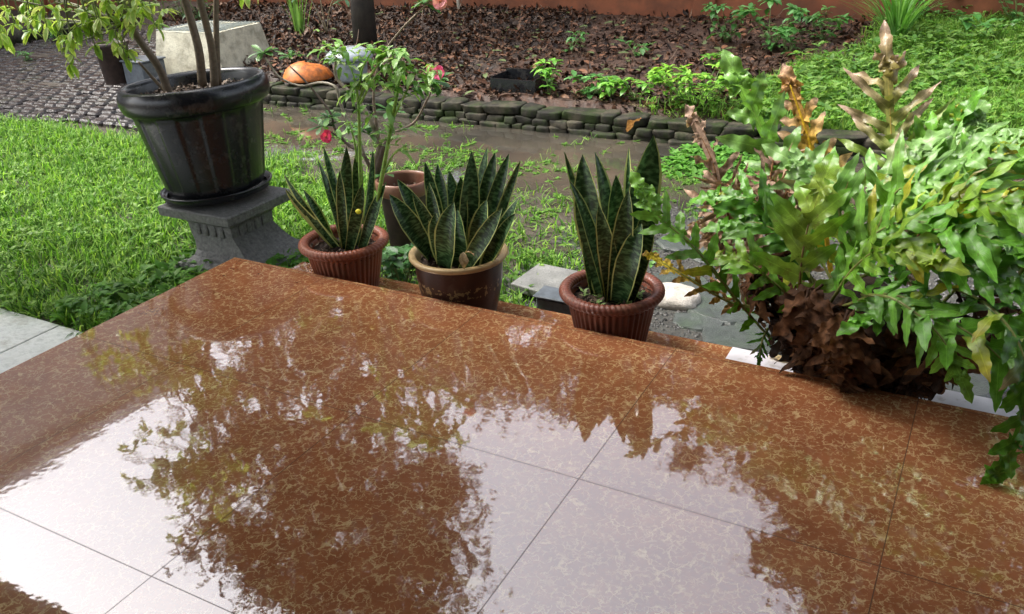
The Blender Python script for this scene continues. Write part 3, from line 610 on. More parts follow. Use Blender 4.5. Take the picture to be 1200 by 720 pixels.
def ribbed_pot(t, cx, cy, z0, R, Hh, mat, flutes=44):
    mb = MB(); Rb = R*.70; rt = R*.90; seg = 352
    def mod(r, z, th, i):
        amp = .018 if .03*Hh < z < .80*Hh and i < 12 else 0
        return r*(1+amp*np.sign(np.sin(th*flutes))*np.abs(np.sin(th*flutes))**.6)
    prof = [(0.01, 0), (Rb*.96, 0), (Rb, .012)]+[(Rb+(rt-Rb)*s, .012+(Hh*.80-.012)*s) for s in (.03, .06, .3, .6, .85, .93, .97)]+[(rt*1.0, Hh*.82), (rt*1.03, Hh*.84)]
    prof += [(rt*.99, Hh*.86), (rt*.965, Hh*.9), (rt*.93, Hh*.86), (rt*.88, Hh*.6), (rt*.86, Hh*.55)]
    lathe(mb, prof, cx, cy, z0, seg, mod); body = mb.build('pot', mat, t)
    # rope twist rim
    mb = MB(); m = 14; seg2 = 288; V = []; nt_ = 60
    for i in range(seg2):
        th = 2*math.pi*i/seg2
        for k in range(m):
            ph = 2*math.pi*k/m; rr = (.021+.0028*abs(math.sin(.5*(nt_*th+2*ph)))*2)*(R/.2); V.append((cx+(R*.955+rr*math.cos(ph))*math.cos(th), cy+(R*.955+rr*math.cos(ph))*math.sin(th), z0+Hh*.92+rr*.85*math.sin(ph)))
    F = [(i*m+k, ((i+1) % seg2)*m+k, ((i+1) % seg2)*m+(k+1) % m, i*m+(k+1) % m) for i in range(seg2) for k in range(m)]
    mb.add(V, np.array(F)); mb.build('rim', mat, t)

def snake_leaf(t, base, tip, w, seed=0, margin=.16, face=None, bend=.15, twist=0., name='leaf', mat='snake', fold=.35, c=None, label=None):
    base = np.array(base); tip = np.array(tip); d = tip-base; L = np.linalg.norm(d); T = d/L
    N = np.array([.45, -.85, .25]) if face is None else np.array(face, float)
    g = np.random.default_rng(seed+100)
    N = N+g.normal(0, .3, 3); twist = twist+g.normal(0, .4); bend = bend+abs(g.normal(0, .14)); w = w*1.15; N -= T*(N@T); N /= np.linalg.norm(N)
    # aim so that the bent leaf ends at the tip
    th = bend/2; T2 = T*math.cos(th)+N*math.sin(th)
    mb = MB(); strips(mb, [base], [T2], L*(bend/2)/max(math.sin(bend/2), 1e-3) if bend > .01 else L, w, K=22, cols=5, prof='snake', bend=bend, fold=fold, wave=.10, wfreq=1.3, twist=twist, c0=(g.random(), margin, 0) if c is None else c, Nh=[N], rng=g)
    o = mb.build(name, MAT[mat], t)
    if label: o['label'] = label
    return o

# pot 1: terracotta left
c1 = gy(403, 283, 2.80); H1 = c1[2]+.15
t1 = thing('snake_plant_pot', 'ribbed terracotta pot with sparse snake plant and tall green weed, nearest the pedestal', 'potted plant', (c1[0], c1[1], -.15), 'snake plants in pots along the step')
ribbed_pot(t1, c1[0], c1[1], -.15, .185, H1/.92+.0, MAT['terra']); soil_disc(t1, c1[0], c1[1], c1[2]-.035, .165, seed=1)
def sl(t, ctr, z, dx, dy, tipuv, Y, w, **k):
    q = 1.0
    if t is t1: w = w*.82
    u0 = tipuv[0]
    if t is not t1 and tipuv[0] < 620: q = 1.13; u0 = 540
    return snake_leaf(t, (ctr[0]+dx, ctr[1]+dy, z), gy(u0+(tipuv[0]-u0)*q, tipuv[1], Y), w, **k)
Z1 = c1[2]-.035
for i, (dx, dy, uv, Y, w, k) in enumerate([
 (-.02, -.02, (332, 202), 2.70, .030, dict(margin=.42, bend=.35, twist=.5)), (-.04, .02, (334, 221), 2.66, .028, dict(margin=.55, bend=.3)), (-.03, .03, (372, 187), 2.84, .026, dict(bend=.1)),
 (.0, .0, (406, 172), 2.80, .034, dict(margin=.08, bend=.05)), (.02, .03, (379, 172), 2.9, .022, dict(bend=.2)), (.05, .02, (420, 168), 2.86, .028, dict(margin=.1)), (.045, -.03, (425, 215), 2.78, .030, dict(margin=.12, bend=.1)),
 (.09, .0, (453, 213), 2.86, .030, dict(bend=.1, margin=.1)), (.08, .03, (437, 175), 2.92, .022, dict()), (-.06, .0, (355, 222), 2.76, .026, dict(bend=.3, margin=.25)), (.02, -.02, (398, 200), 2.74, .024, dict(margin=.2))]):
    sl(t1, c1, Z1, dx, dy, uv, Y, w, seed=i, **k)
# tall weed growing in pot 1
GS = (.24, .42, .07)
w1 = MB(); Yw = 2.84
def pth(L, Y): return np.array([gy(u, v, Y if len(q) == 0 else q[0]) for (u, v, *q) in L])
stems = [[(424, 262), (422, 200), (421, 150), (420, 120)], [(420, 120), (416, 95), (405, 62)], [(420, 120), (430, 95), (447, 70), (452, 60)], [(438, 262), (449, 200), (458, 150), (466, 105), (470, 80)], [(460, 140), (475, 110), (487, 85)], [(422, 122), (440, 90), (470, 66)], [(420, 105), (425, 80), (436, 60)], [(466, 110), (462, 85), (460, 62)], [(419, 190), (414, 160), (408, 145)], [(448, 205), (462, 180), (475, 172)]]
for s_ in stems: P_ = smoothpath(pth(s_, Yw), 14); big = s_[0][1] > 250; tube(w1, P_, np.linspace(.010 if big else .0055, .006 if big else .003, 14), 7, GS, (.28, .48, .09))
weed = w1.build('weed_stem', MAT['stem'], t1)
lf = MB()
tips = [(405, 62, 5), (452, 60, 6), (470, 80, 6), (487, 85, 6), (470, 66, 6), (436, 60, 5), (460, 62, 5), (416, 95, 3), (447, 75, 4), (466, 105, 3), (475, 110, 3), (430, 95, 3), (408, 145, 2), (475, 172, 3), (458, 150, 2), (395, 58, 4), (380, 52, 3), (412, 110, 2), (425, 70, 3), (443, 95, 3), (455, 95, 2), (482, 98, 3), (492, 92, 3), (402, 75, 3), (462, 76, 3), (470, 150, 1), (452, 165, 1), (430, 135, 2), (508, 80, 2)]
for (u, v, n) in tips:
    n = n+5; p = gy(u, v, Yw)+RG.normal(0, .020, (n, 3)); a = RG.uniform(0, 6.28, n); el = RG.uniform(-.5, .5, n); L = RG.uniform(.035, .09, n)
    c = np.array([(.22, .42, .08), (.28, .48, .12), (.16, .36, .07), (.34, .48, .20)])[RG.integers(0, 4, n)]
    strips(lf, p, np.c_[np.cos(a), np.sin(a)*.7, el], L, L*.19, K=6, cols=3, prof='ovate', bend=RG.uniform(.3, 1.3, n), fold=.25, wave=.2, c0=c)
    n = 7; p = gy(u, v, Yw); a = RG.uniform(0, 6.28, n); strips(lf, np.tile(p, (n, 1)), np.c_[np.cos(a), np.sin(a), RG.uniform(.3, 1.2, n)], .022, .005, K=3, cols=3, prof='ovate', bend=.3, c0=(.24, .42, .07))
p0 = gy(455, 122, Yw); strips(lf, [p0, p0], [(.5, -.1, .5), (.3, -.2, -.5)], [.09, .10], [.022, .024], K=6, cols=3, prof='ovate', bend=.7, fold=.25, c0=(.2, .38, .12))
lf.build('weed_leaves', MAT['leaf'], t1)
mb = MB(); p = gy(420, 248, 2.72); rock(mb, p, (.016, .013, .012), 3, 6, 1.); mb2 = MB(); mb2.add(mb.v[0], mb.f[0], c=(.65, .62, .05)); mb2.build('yellow_bud', MAT['petal'], t1)

# pot 2: glazed
c2 = gy(537, 294, 2.80); H2 = c2[2]+.15
def relief(m):
    k = m.node_tree; N = k.nodes; P = N['Principled BSDF']; g = N.new('ShaderNodeNewGeometry'); sp = N.new('ShaderNodeSeparateXYZ'); k.links.new(g.outputs['Position'], sp.inputs[0])
    def mt(op, a, b):
        o = N.new('ShaderNodeMath'); o.operation = op
        for i, v in enumerate((a, b)):
            if isinstance(v, (int, float)): o.inputs[i].default_value = v
            else: k.links.new(v, o.inputs[i])
        return o.outputs[0]
    n = N.new('ShaderNodeTexNoise'); n.inputs['Scale'].default_value = 55; n.inputs['Detail'].default_value = 3; k.links.new(g.outputs['Position'], n.inputs['Vector'])
    band = mt('LESS_THAN', mt('ABSOLUTE', mt('SUBTRACT', sp.outputs[2], .012), 0), .026); spot = mt('GREATER_THAN', n.outputs[0], .56)
    f = mt('MULTIPLY', mt('MULTIPLY', band, spot), .75); src = P.inputs['Base Color'].links[0].from_socket
    mx = N.new('ShaderNodeMix'); mx.data_type = 'RGBA'; k.links.new(f, mx.inputs[0]); k.links.new(src, mx.inputs[6]); mx.inputs[7].default_value = (.30, .19, .08, 1); k.links.new(mx.outputs[2], P.inputs['Base Color'])
relief(MAT['glaze'])
t2 = thing('snake_plant_pot', 'dark brown glazed pot with cream rim and dense snake plant, middle of the step', 'potted plant', (c2[0], c2[1], -.15), 'snake plants in pots along the step')
R2 = .205; mb = MB()
lathe(mb, [(.01, 0), (R2*.66, 0), (R2*.70, .01), (R2*.78, H2*.25), (R2*.85, H2*.5), (R2*.885, H2*.75), (R2*.89, H2*.90), (R2*.89, H2*.915)], c2[0], c2[1], -.15, 72); mb.build('pot', MAT['glaze'], t2)
mb = MB(); lathe(mb, [(R2*.885, H2*.90), (R2*.96, H2*.92), (R2*1.0, H2*.955), (R2*1.0, H2*.985), (R2*.975, H2), (R2*.90, H2*1.0), (R2*.86, H2*.98), (R2*.84, H2*.9), (R2*.82, H2*.7)], c2[0], c2[1], -.15, 72); mb.build('rim', MAT['cream'], t2)
soil_disc(t2, c2[0], c2[1], c2[2]-.045, .168, seed=2); Z2 = c2[2]-.05
L2 = [(-.10, -.02, (466, 228), 2.68, .036, dict(margin=.10, bend=.45, twist=-.4)), (-.09, .04, (474, 210), 2.78, .030, dict(bend=.25)), (-.07, .02, (503, 190), 2.82, .026, {}), (-.05, .06, (516, 192), 2.9, .028, {}), (-.02, .05, (528, 200), 2.88, .028, {}),
 (.01, .02, (551, 177), 2.84, .036, dict(bend=.08, margin=.09)), (.03, .08, (568, 172), 2.93, .030, {}), (.05, .05, (576, 178), 2.9, .030, dict(margin=.08)), (.08, .04, (590, 180), 2.9, .026, dict(margin=.08)), (.10, .03, (602, 188), 2.88, .018, dict(margin=.25)),
 (.12, .0, (600, 232), 2.80, .028, dict(bend=.3)), (-.01, -.09, (533, 237), 2.66, .042, dict(margin=.10, bend=.5, twist=.4)), (.04, -.07, (537, 246), 2.74, .046, dict(margin=.08, bend=.3)), (.10, -.05, (567, 234), 2.76, .036, dict(bend=.2)), (.07, -.09, (583, 244), 2.70, .030, dict(margin=.1, bend=.1)),
 (-.04, -.03, (507, 214), 2.76, .026, dict(bend=.2)), (.0, .0, (540, 207), 2.8, .030, dict(margin=.1)), (-.03, -.06, (514, 250), 2.7, .034, dict(bend=.4)), (.13, -.02, (597, 250), 2.76, .026, dict(margin=.1, bend=.35)), (-.06, .0, (490, 225), 2.72, .024, dict(bend=.35))]
for i, (dx, dy, uv, Y, w, k) in enumerate(L2): sl(t2, c2, Z2, dx, dy, uv, Y, w, seed=30+i, **k)
mb = MB(); p = gy(543, 296, 2.60); strips(mb, [p, p+np.array([.01, 0, 0])], [(.25, -.5, -.3), (.5, -.2, .3)], [.07, .06], [.018, .012], K=6, cols=3, prof='leaf', bend=[1.3, .9], fold=.4, wave=.5, twist=[.8, 1.], c0=(.45, .36, .22), c1=(.30, .20, .11)); mb.build('withered_leaf', MAT['dead'], t2)['label'] = 'shrivelled tan leaf drooping over the cream rim'

# pot 3
c3 = gy(717, 340, 2.80); H3 = c3[2]+.15
t3 = thing('snake_plant_pot', 'dark terracotta ribbed pot with broad tall snake plant leaves, nearest the fern', 'potted plant', (c3[0], c3[1], -.15), 'snake plants in pots along the step')
ribbed_pot(t3, c3[0], c3[1], -.15, .185, H3/.92, MAT['terra_dark']); soil_disc(t3, c3[0], c3[1], c3[2]-.035, .165, seed=3); Z3 = c3[2]-.04
L3 = [(-.03, .0, (683, 181), 2.76, .050, dict(margin=.10, bend=.2)), (-.01, .05, (697, 178), 2.88, .034, dict(margin=.22, bend=.15)), (.03, .03, (766, 159), 2.84, .058, dict(margin=.13, bend=.12, face=(.2, -1, .1))), (.04, .06, (737, 172), 2.95, .018, dict(margin=.5)),
 (-.03, .04, (661, 177), 2.82, .016, dict(margin=.35, bend=-.2)), (-.02, -.02, (667, 211), 2.7, .026, dict(margin=.15, bend=.4)), (.06, .0, (760, 205), 2.86, .040, dict(margin=.12)), (.02, -.05, (737, 222), 2.7, .034, dict(margin=.12, bend=.15, twist=.4)),
 (-.07, .0, (690, 243), 2.80, .036, dict(margin=.06, bend=.3)), (.08, -.01, (765, 232), 2.78, .034, dict(margin=.06, bend=.15)), (.0, -.03, (702, 240), 2.68, .030, dict(margin=.14, bend=.3, twist=-.3)), (.0, .02, (722, 205), 2.85, .036, dict(margin=.1)), (.05, -.04, (752, 262), 2.72, .040, dict(margin=.09, bend=.5, twist=.6))]
for i, (dx, dy, uv, Y, w, k) in enumerate(L3): sl(t3, c3, Z3, dx*.8, dy*.8, uv, Y, w, seed=60+i, **k)
mb = MB(); n = 26; a = RG.uniform(0, 6.28, n); q = .13*np.sqrt(RG.random(n)); nl = 4; X = np.repeat(c3[0]+q*np.cos(a), nl); Y = np.repeat(c3[1]+q*np.sin(a)-.02, nl); b = RG.uniform(0, 6.28, n*nl)
strips(mb, np.c_[X, Y, np.full(n*nl, c3[2]-.02)], np.c_[np.cos(b), np.sin(b), RG.uniform(.3, 1, n*nl)], .028, .006, K=3, cols=3, prof='ovate', bend=.6, c0=(.20, .30, .10)); mb.build('small_weeds', MAT['grass'], t3)['kind'] = 'stuff'

# ------------------------------------------------------------------ pedestal
PC = (-3.47, 3.12); t = thing('plant_pedestal', 'square grey cast concrete pedestal carrying the big black pot', 'pedestal', (PC[0], PC[1], -.3))
def sqstack(mb, prof, xo=0.):              # square section stack, (half, z)
    V = [];
    for hh, z in prof:
        q = xo*min(1, max(0, (-.10-z)/.12)); V += [(PC[0]-hh+q, PC[1]-hh, z), (PC[0]+hh+q, PC[1]-hh, z), (PC[0]+hh+q, PC[1]+hh, z), (PC[0]-hh+q, PC[1]+hh, z)]
    n = len(prof); F = [(i*4+k, i*4+(k+1) % 4, (i+1)*4+(k+1) % 4, (i+1)*4+k) for i in range(n-1) for k in range(4)]; F += [(3, 2, 1, 0), tuple(range(n*4-4, n*4))]
    mb.add(V, np.array(F))
mb = MB(); sqstack(mb, [(.236, .0), (.244, .006), (.246, .048), (.240, .055)]); mb.build('top_slab', MAT['concrete'], t, smooth=False)
mb = MB(); sqstack(mb, [(.262, -.34), (.267, -.262), (.260, -.246), (.225, -.236), (.195, -.218), (.172, -.19), (.158, -.15), (.150, -.105), (.153, -.05), (.175, -.02), (.212, -.002)], .09)
mb.build('column', MAT['concrete'], t, smooth=False)
for s_ in (-1, 1):                  # raised arched panels on the faces
    for q in (-.084, -.028, .028, .084):
        mb = MB(); rock(mb, (PC[0]+q, PC[1]+s_*.149, -.075), (.018, .010, .035), 5, 6, .5); mb.build('carved_flute', MAT['concrete'], t)
        mb = MB(); rock(mb, (PC[0]+s_*.149, PC[1]+q, -.075), (.010, .018, .035), 5, 6, .5); mb.build('carved_flute', MAT['concrete'], t)

# black pot
BC = (PC[0]-.085, PC[1]+.03); RB = .365; HB = .50
t = thing('potted_shrub', 'big black plastic pot with a slim stemmed variegated leafy shrub', 'potted plant', (BC[0], BC[1], .056)); SHRUB = t
def bmod(r, z, th, i):
    if 3 < i < 13: return r*(1+.014*np.clip(np.sin(th*9+.3)*5, -1, 1))
    return np.full(264, r)
mb = MB(); ZS = 1.2
pr = [(.01, .028), (.235, .028), (.245, .032), (.250, .05), (.254, .062)]+[(.256+.062*s, .07+.30*s) for s in (0, .05, .25, .5, .75, .95, 1)]+[(.324, .378), (.328, .388), (.352, .392), (.360, .40), (.372, .43), (.372, .455), (.360, .482), (.345, .492), (.325, .488), (.318, .47), (.312, .42), (.30, .36)]
pr = [(r, z*ZS) for r, z in pr]
lathe(mb, pr, BC[0], BC[1], .055, 264, bmod); mb.build('pot', MAT['black'], t)
mb = MB(); lathe(mb, [(.01, .0), (.25, .0), (.275, .01), (.288, .036), (.290, .042), (.283, .045), (.270, .030), (.258, .024)], BC[0], BC[1], .058, 96); mb.build('saucer', MAT['black'], t)
soil_disc(t, BC[0], BC[1], .055+.425*ZS, .31, chips=900, cols=((.07, .05, .035), (.12, .085, .06), (.19, .15, .11), (.05, .035, .025)), seed=8)
ZB = .49
VS = [[(205, 118, 3.1), (192, 80, 3.08), (165, 38, 3.0), (145, -20, 2.9), (120, -110, 2.8)], [(208, 119, 3.12), (190, 98, 3.1), (168, 72, 3.05)], [(243, 104, 3.16), (240, 60, 3.16), (226, 0, 3.15), (215, -60, 3.1), (190, -190, 3.0)], [(258, 108, 3.12), (256, 60, 3.12), (244, 0, 3.08), (236, -70, 3.0), (250, -200, 2.9)], [(262, 104, 3.2), (262, 50, 3.22), (265, -10, 3.25), (280, -90, 3.3), (300, -220, 3.3)]]
for i, s_ in enumerate(VS):
    mb = MB(); P_ = smoothpath([gy(*q) for q in s_], 20); r0 = (.022, .011, .023, .020, .016)[i]; tube(mb, P_, np.linspace(r0, r0*.6, 20), 9, (.13, .095, .06), (.15, .12, .08), bump=.04); mb.build('stem', MAT['stem'], t)
# twigs and leaf whorls
lf = MB(); tw = MB(); YC = [(.44, .58, .10), (.54, .66, .16), (.32, .50, .08), (.64, .70, .30), (.38, .54, .08)]
whorls = []
for (u, v, Y) in [(8, 38, 2.8), (30, 12, 2.7), (22, 20, 2.8), (45, 18, 2.75), (42, 30, 2.8), (62, 28, 2.75), (78, 20, 2.8), (80, 38, 2.8), (92, 45, 2.78), (95, 10, 2.8), (105, 25, 2.85), (115, 5, 2.85), (118, 52, 2.85), (90, 62, 2.8), (88, 72, 2.8), (122, 32, 2.9), (135, 18, 2.9), (140, 35, 2.9), (150, 10, 2.95), (155, 28, 2.95), (140, 48, 2.92), (157, 60, 2.92), (155, 70, 2.9), (170, 12, 2.95), (178, 22, 2.95), (190, 8, 3.0), (197, 25, 3.0), (2, 20, 2.7), (0, 8, 2.7), (60, 5, 2.7), (75, 3, 2.8), (130, 2, 2.8), (168, 2, 2.9), (110, 14, 2.8), (98, 30, 2.8), (125, 22, 2.8), (160, 18, 2.9), (148, 55, 2.9), (305, -2, 3.0), (301, 3, 3.0), (5, 30, 2.75), (15, 5, 2.7), (85, 52, 2.8)]:
    whorls.append(gy(u, v, Y))
NW = len(whorls)
g = np.random.default_rng(15)
for i in range(34):
    u = g.uniform(-10, 205); lim = 62-.22*abs(u-110); whorls.append(gy(u, g.uniform(-15, max(lim, 22)*g.uniform(.5, 1)), g.uniform(2.75, 3.0)))
NIN = len(whorls)
g = np.random.default_rng(5)
hub2 = [gy(120, -110, 2.8), gy(190, -190, 3.), gy(250, -200, 2.9), gy(300, -220, 3.3)]
for i in range(64):                 # crown above the frame, close round the stem ends
    whorls.append(hub2[0]+np.array([-.20, -.06, .16])+g.normal(0, .17, 3)*np.array([1.1, .7, 1]))
hubs = [gy(120, -110, 2.8), gy(165, 30, 3.0), gy(190, -190, 3.), gy(250, -200, 2.9), gy(300, -220, 3.3), gy(226, -30, 3.12)]
for wi, p in enumerate(whorls):
    c_ = p-CAM; inframe = wi < NIN
    if not inframe:
        q = ROT.T@c_; pu = 600+FPX*q[0]/-q[2]; pv = 360-FPX*q[1]/-q[2]
        if pv > -25 and pu > -40: continue
    h_ = min(hubs, key=lambda z_: np.linalg.norm(z_-p)); up = np.array([0, 0, .08 if inframe else .05])
    if not (38 <= wi <= 39): tube(tw, smoothpath([h_ if not inframe or g.random() < .35 else p+np.array([g.uniform(-.04, .08), .03, g.uniform(.12, .25)]), (p+up), p], 7), np.linspace(.005, .0025, 7), 5, (.12, .10, .06), (.18, .25, .07))
    n = int(g.integers(5, 8)); a = g.uniform(0, 6.28, n); el = g.uniform(-1.3, .25, n); L = g.uniform(.045, .085, n); c = np.array(YC)[g.integers(0, 5, n)]*g.uniform(.75, 1.1, (n, 1))
    strips(lf, np.tile(p, (n, 1)), np.c_[np.cos(a), np.sin(a), el], L*1.1, L*.2, K=5, cols=3, prof='leaf', bend=g.uniform(.2, .9, n), fold=.3, wave=.15, c0=c, c1=c*1.1, rng=g)
tw.build('twigs', MAT['stem'], t)
def varieg():
    m = leafmat('variegated_leaf', .4, .34, 0, .15, 60); k = m.node_tree; uv = k.nodes.new('ShaderNodeAttribute'); uv.attribute_name = 'uvv'; s = k.nodes.new('ShaderNodeSeparateXYZ'); k.links.new(uv.outputs['Vector'], s.inputs[0])
    a = k.nodes.new('ShaderNodeMath'); a.operation = 'ABSOLUTE'; k.links.new(s.outputs[1], a.inputs[0]); b = k.nodes.new('ShaderNodeMath'); b.operation = 'LESS_THAN'; k.links.new(a.outputs[0], b.inputs[0]); b.inputs[1].default_value = .52
    P = k.nodes['Principled BSDF']; src = P.inputs['Base Color'].links[0].from_socket; mx = k.nodes.new('ShaderNodeMix'); mx.data_type = 'RGBA'; mx.blend_type = 'MULTIPLY'
    k.links.new(b.outputs[0], mx.inputs[0]); k.links.new(src, mx.inputs[6]); mx.inputs[7].default_value = (.48, .68, .45, 1); k.links.new(mx.outputs[2], P.inputs['Base Color']); return m
lf.build('foliage', varieg(), t)

SHRUB.rotation_euler = (0, math.radians(-3.2), 0); SHRUB.location.z += .010
# ------------------------------------------------------------------ desert rose in old clay pot
YA = 3.42; ca = gy(472, 209, YA); RA = .135; HA = ca[2]+.3
t = thing('desert_rose_pot', 'old pinkish clay pot with a bare branched desert rose bearing pink flowers', 'potted plant', (ca[0], ca[1], -.3))
mb = MB(); lathe(mb, [(.01, 0), (RA*.62, 0), (RA*.66, .01), (RA*.9, HA*.84), (RA*.91, HA*.85)], ca[0], ca[1], -.3, 56); mb.build('pot', MAT['oldclay'], t)
mb = MB(); lathe(mb, [(RA*.905, HA*.845), (RA*1.0, HA*.86), (RA*1.04, HA*.92), (RA*1.04, HA*.98), (RA*1.0, HA), (RA*.93, HA), (RA*.9, HA*.97), (RA*.84, HA*.7)], ca[0], ca[1], -.3, 56); mb.build('rim', MAT['pink'], t)
soil_disc(t, ca[0], ca[1], ca[2]-.07, RA*.84, chips=60, seed=12)
DB = (.20, .15, .11); DD = (.10, .07, .05)
AS = [([(437, 222), (440, 190), (444, 167), (425, 125), (395, 92), (394, 67)], .018, .006, (.22, .19, .13)), ([(438, 215), (448, 178), (457, 158), (457, 130)], .02, .008, DD), ([(457, 155), (470, 152), (487, 142), (500, 118), (507, 104)], .007, .005, DB),
 ([(437, 205), (425, 180), (408, 170), (392, 150), (387, 132), (362, 100), (340, 78)], .010, .004, DD), ([(430, 190), (418, 160), (407, 142), (398, 118), (393, 102), (375, 97), (352, 101), (327, 90), (311, 68)], .009, .005, (.26, .23, .17)),
 ([(425, 180), (410, 170), (388, 155)], .007, .004, DD), ([(440, 90), (447, 66), (470, 35), (497, 8), (503, 2)], .005, .004, (.25, .20, .14)), ([(444, 167), (438, 120), (440, 90)], .009, .005, DB)]
for (L_, r0, r1, c) in AS:
    mb = MB(); P_ = smoothpath(pth(L_, YA-.02), 26); tube(mb, P_, np.linspace(r0, r1, 26), 8, c, tuple(x*1.1 for x in c), bump=.05); mb.build('branch', MAT['stem'], t)
lf = MB()
for (u, v, n) in [(340, 66, 13), (309, 62, 12), (386, 138, 16), (378, 148, 10), (508, 96, 16), (512, 104, 12), (394, 66, 7), (503, 0, 12), (496, 5, 8), (450, 205, 8), (457, 130, 8), (425, 152, 8), (432, 158, 7)]:
    p = gy(u, v, YA-.03); n = int(n*1.5); a = RG.uniform(0, 6.28, n); L = RG.uniform(.05, .095, n); c = np.array([(.05, .15, .04), (.08, .20, .05), (.14, .28, .08)])[RG.integers(0, 3, n)]
    strips(lf, np.tile(p, (n, 1)), np.c_[np.cos(a), np.sin(a), RG.uniform(-.3, .8, n)], L, L*.17, K=5, cols=3, prof='obov', bend=RG.uniform(0, .8, n), fold=.2, c0=c)
lf.build('leaves', MAT['leaf'], t)
for (u, v, sz, pk) in [(383, 160, .032, (.86, .04, .20)), (514, 86, .032, (.90, .12, .34)), (505, 82, .026, (.80, .50, .42)), (516, 2, .036, (.85, .38, .42))]:
    mb = MB(); p = gy(u, v, YA-.10); n = 5; a = np.arange(n)*1.2566+RG.uniform(0, 1); ax = nrm(np.array([.35, -.9, .25])); e1 = nrm(np.cross(ax, [0, 0, 1.])); e2 = np.cross(ax, e1)
    n = 9; a = np.arange(n)*1.2566*1.05+RG.uniform(0, 1); T = np.cos(a)[:, None]*e1+np.sin(a)[:, None]*e2+ax*RG.uniform(.2, 1.4, (n, 1))
    strips(mb, np.tile(p, (n, 1)), T, sz*RG.uniform(.85, 1.1, n), sz*.52, K=6, cols=5, prof='obov', bend=.5, fold=.1, wave=.2, c0=np.array(pk)*.7+.1*np.array([1, .8, .2]), c1=pk, Nh=np.tile(ax, (n, 1)))
    strips(mb, [p+ax*.012], [-ax+np.array([0, 0, -.3])], .03, .008, K=3, cols=3, prof='leaf', c0=(.4, .3, .1)); mb.build('flower', MAT['petal'], t)

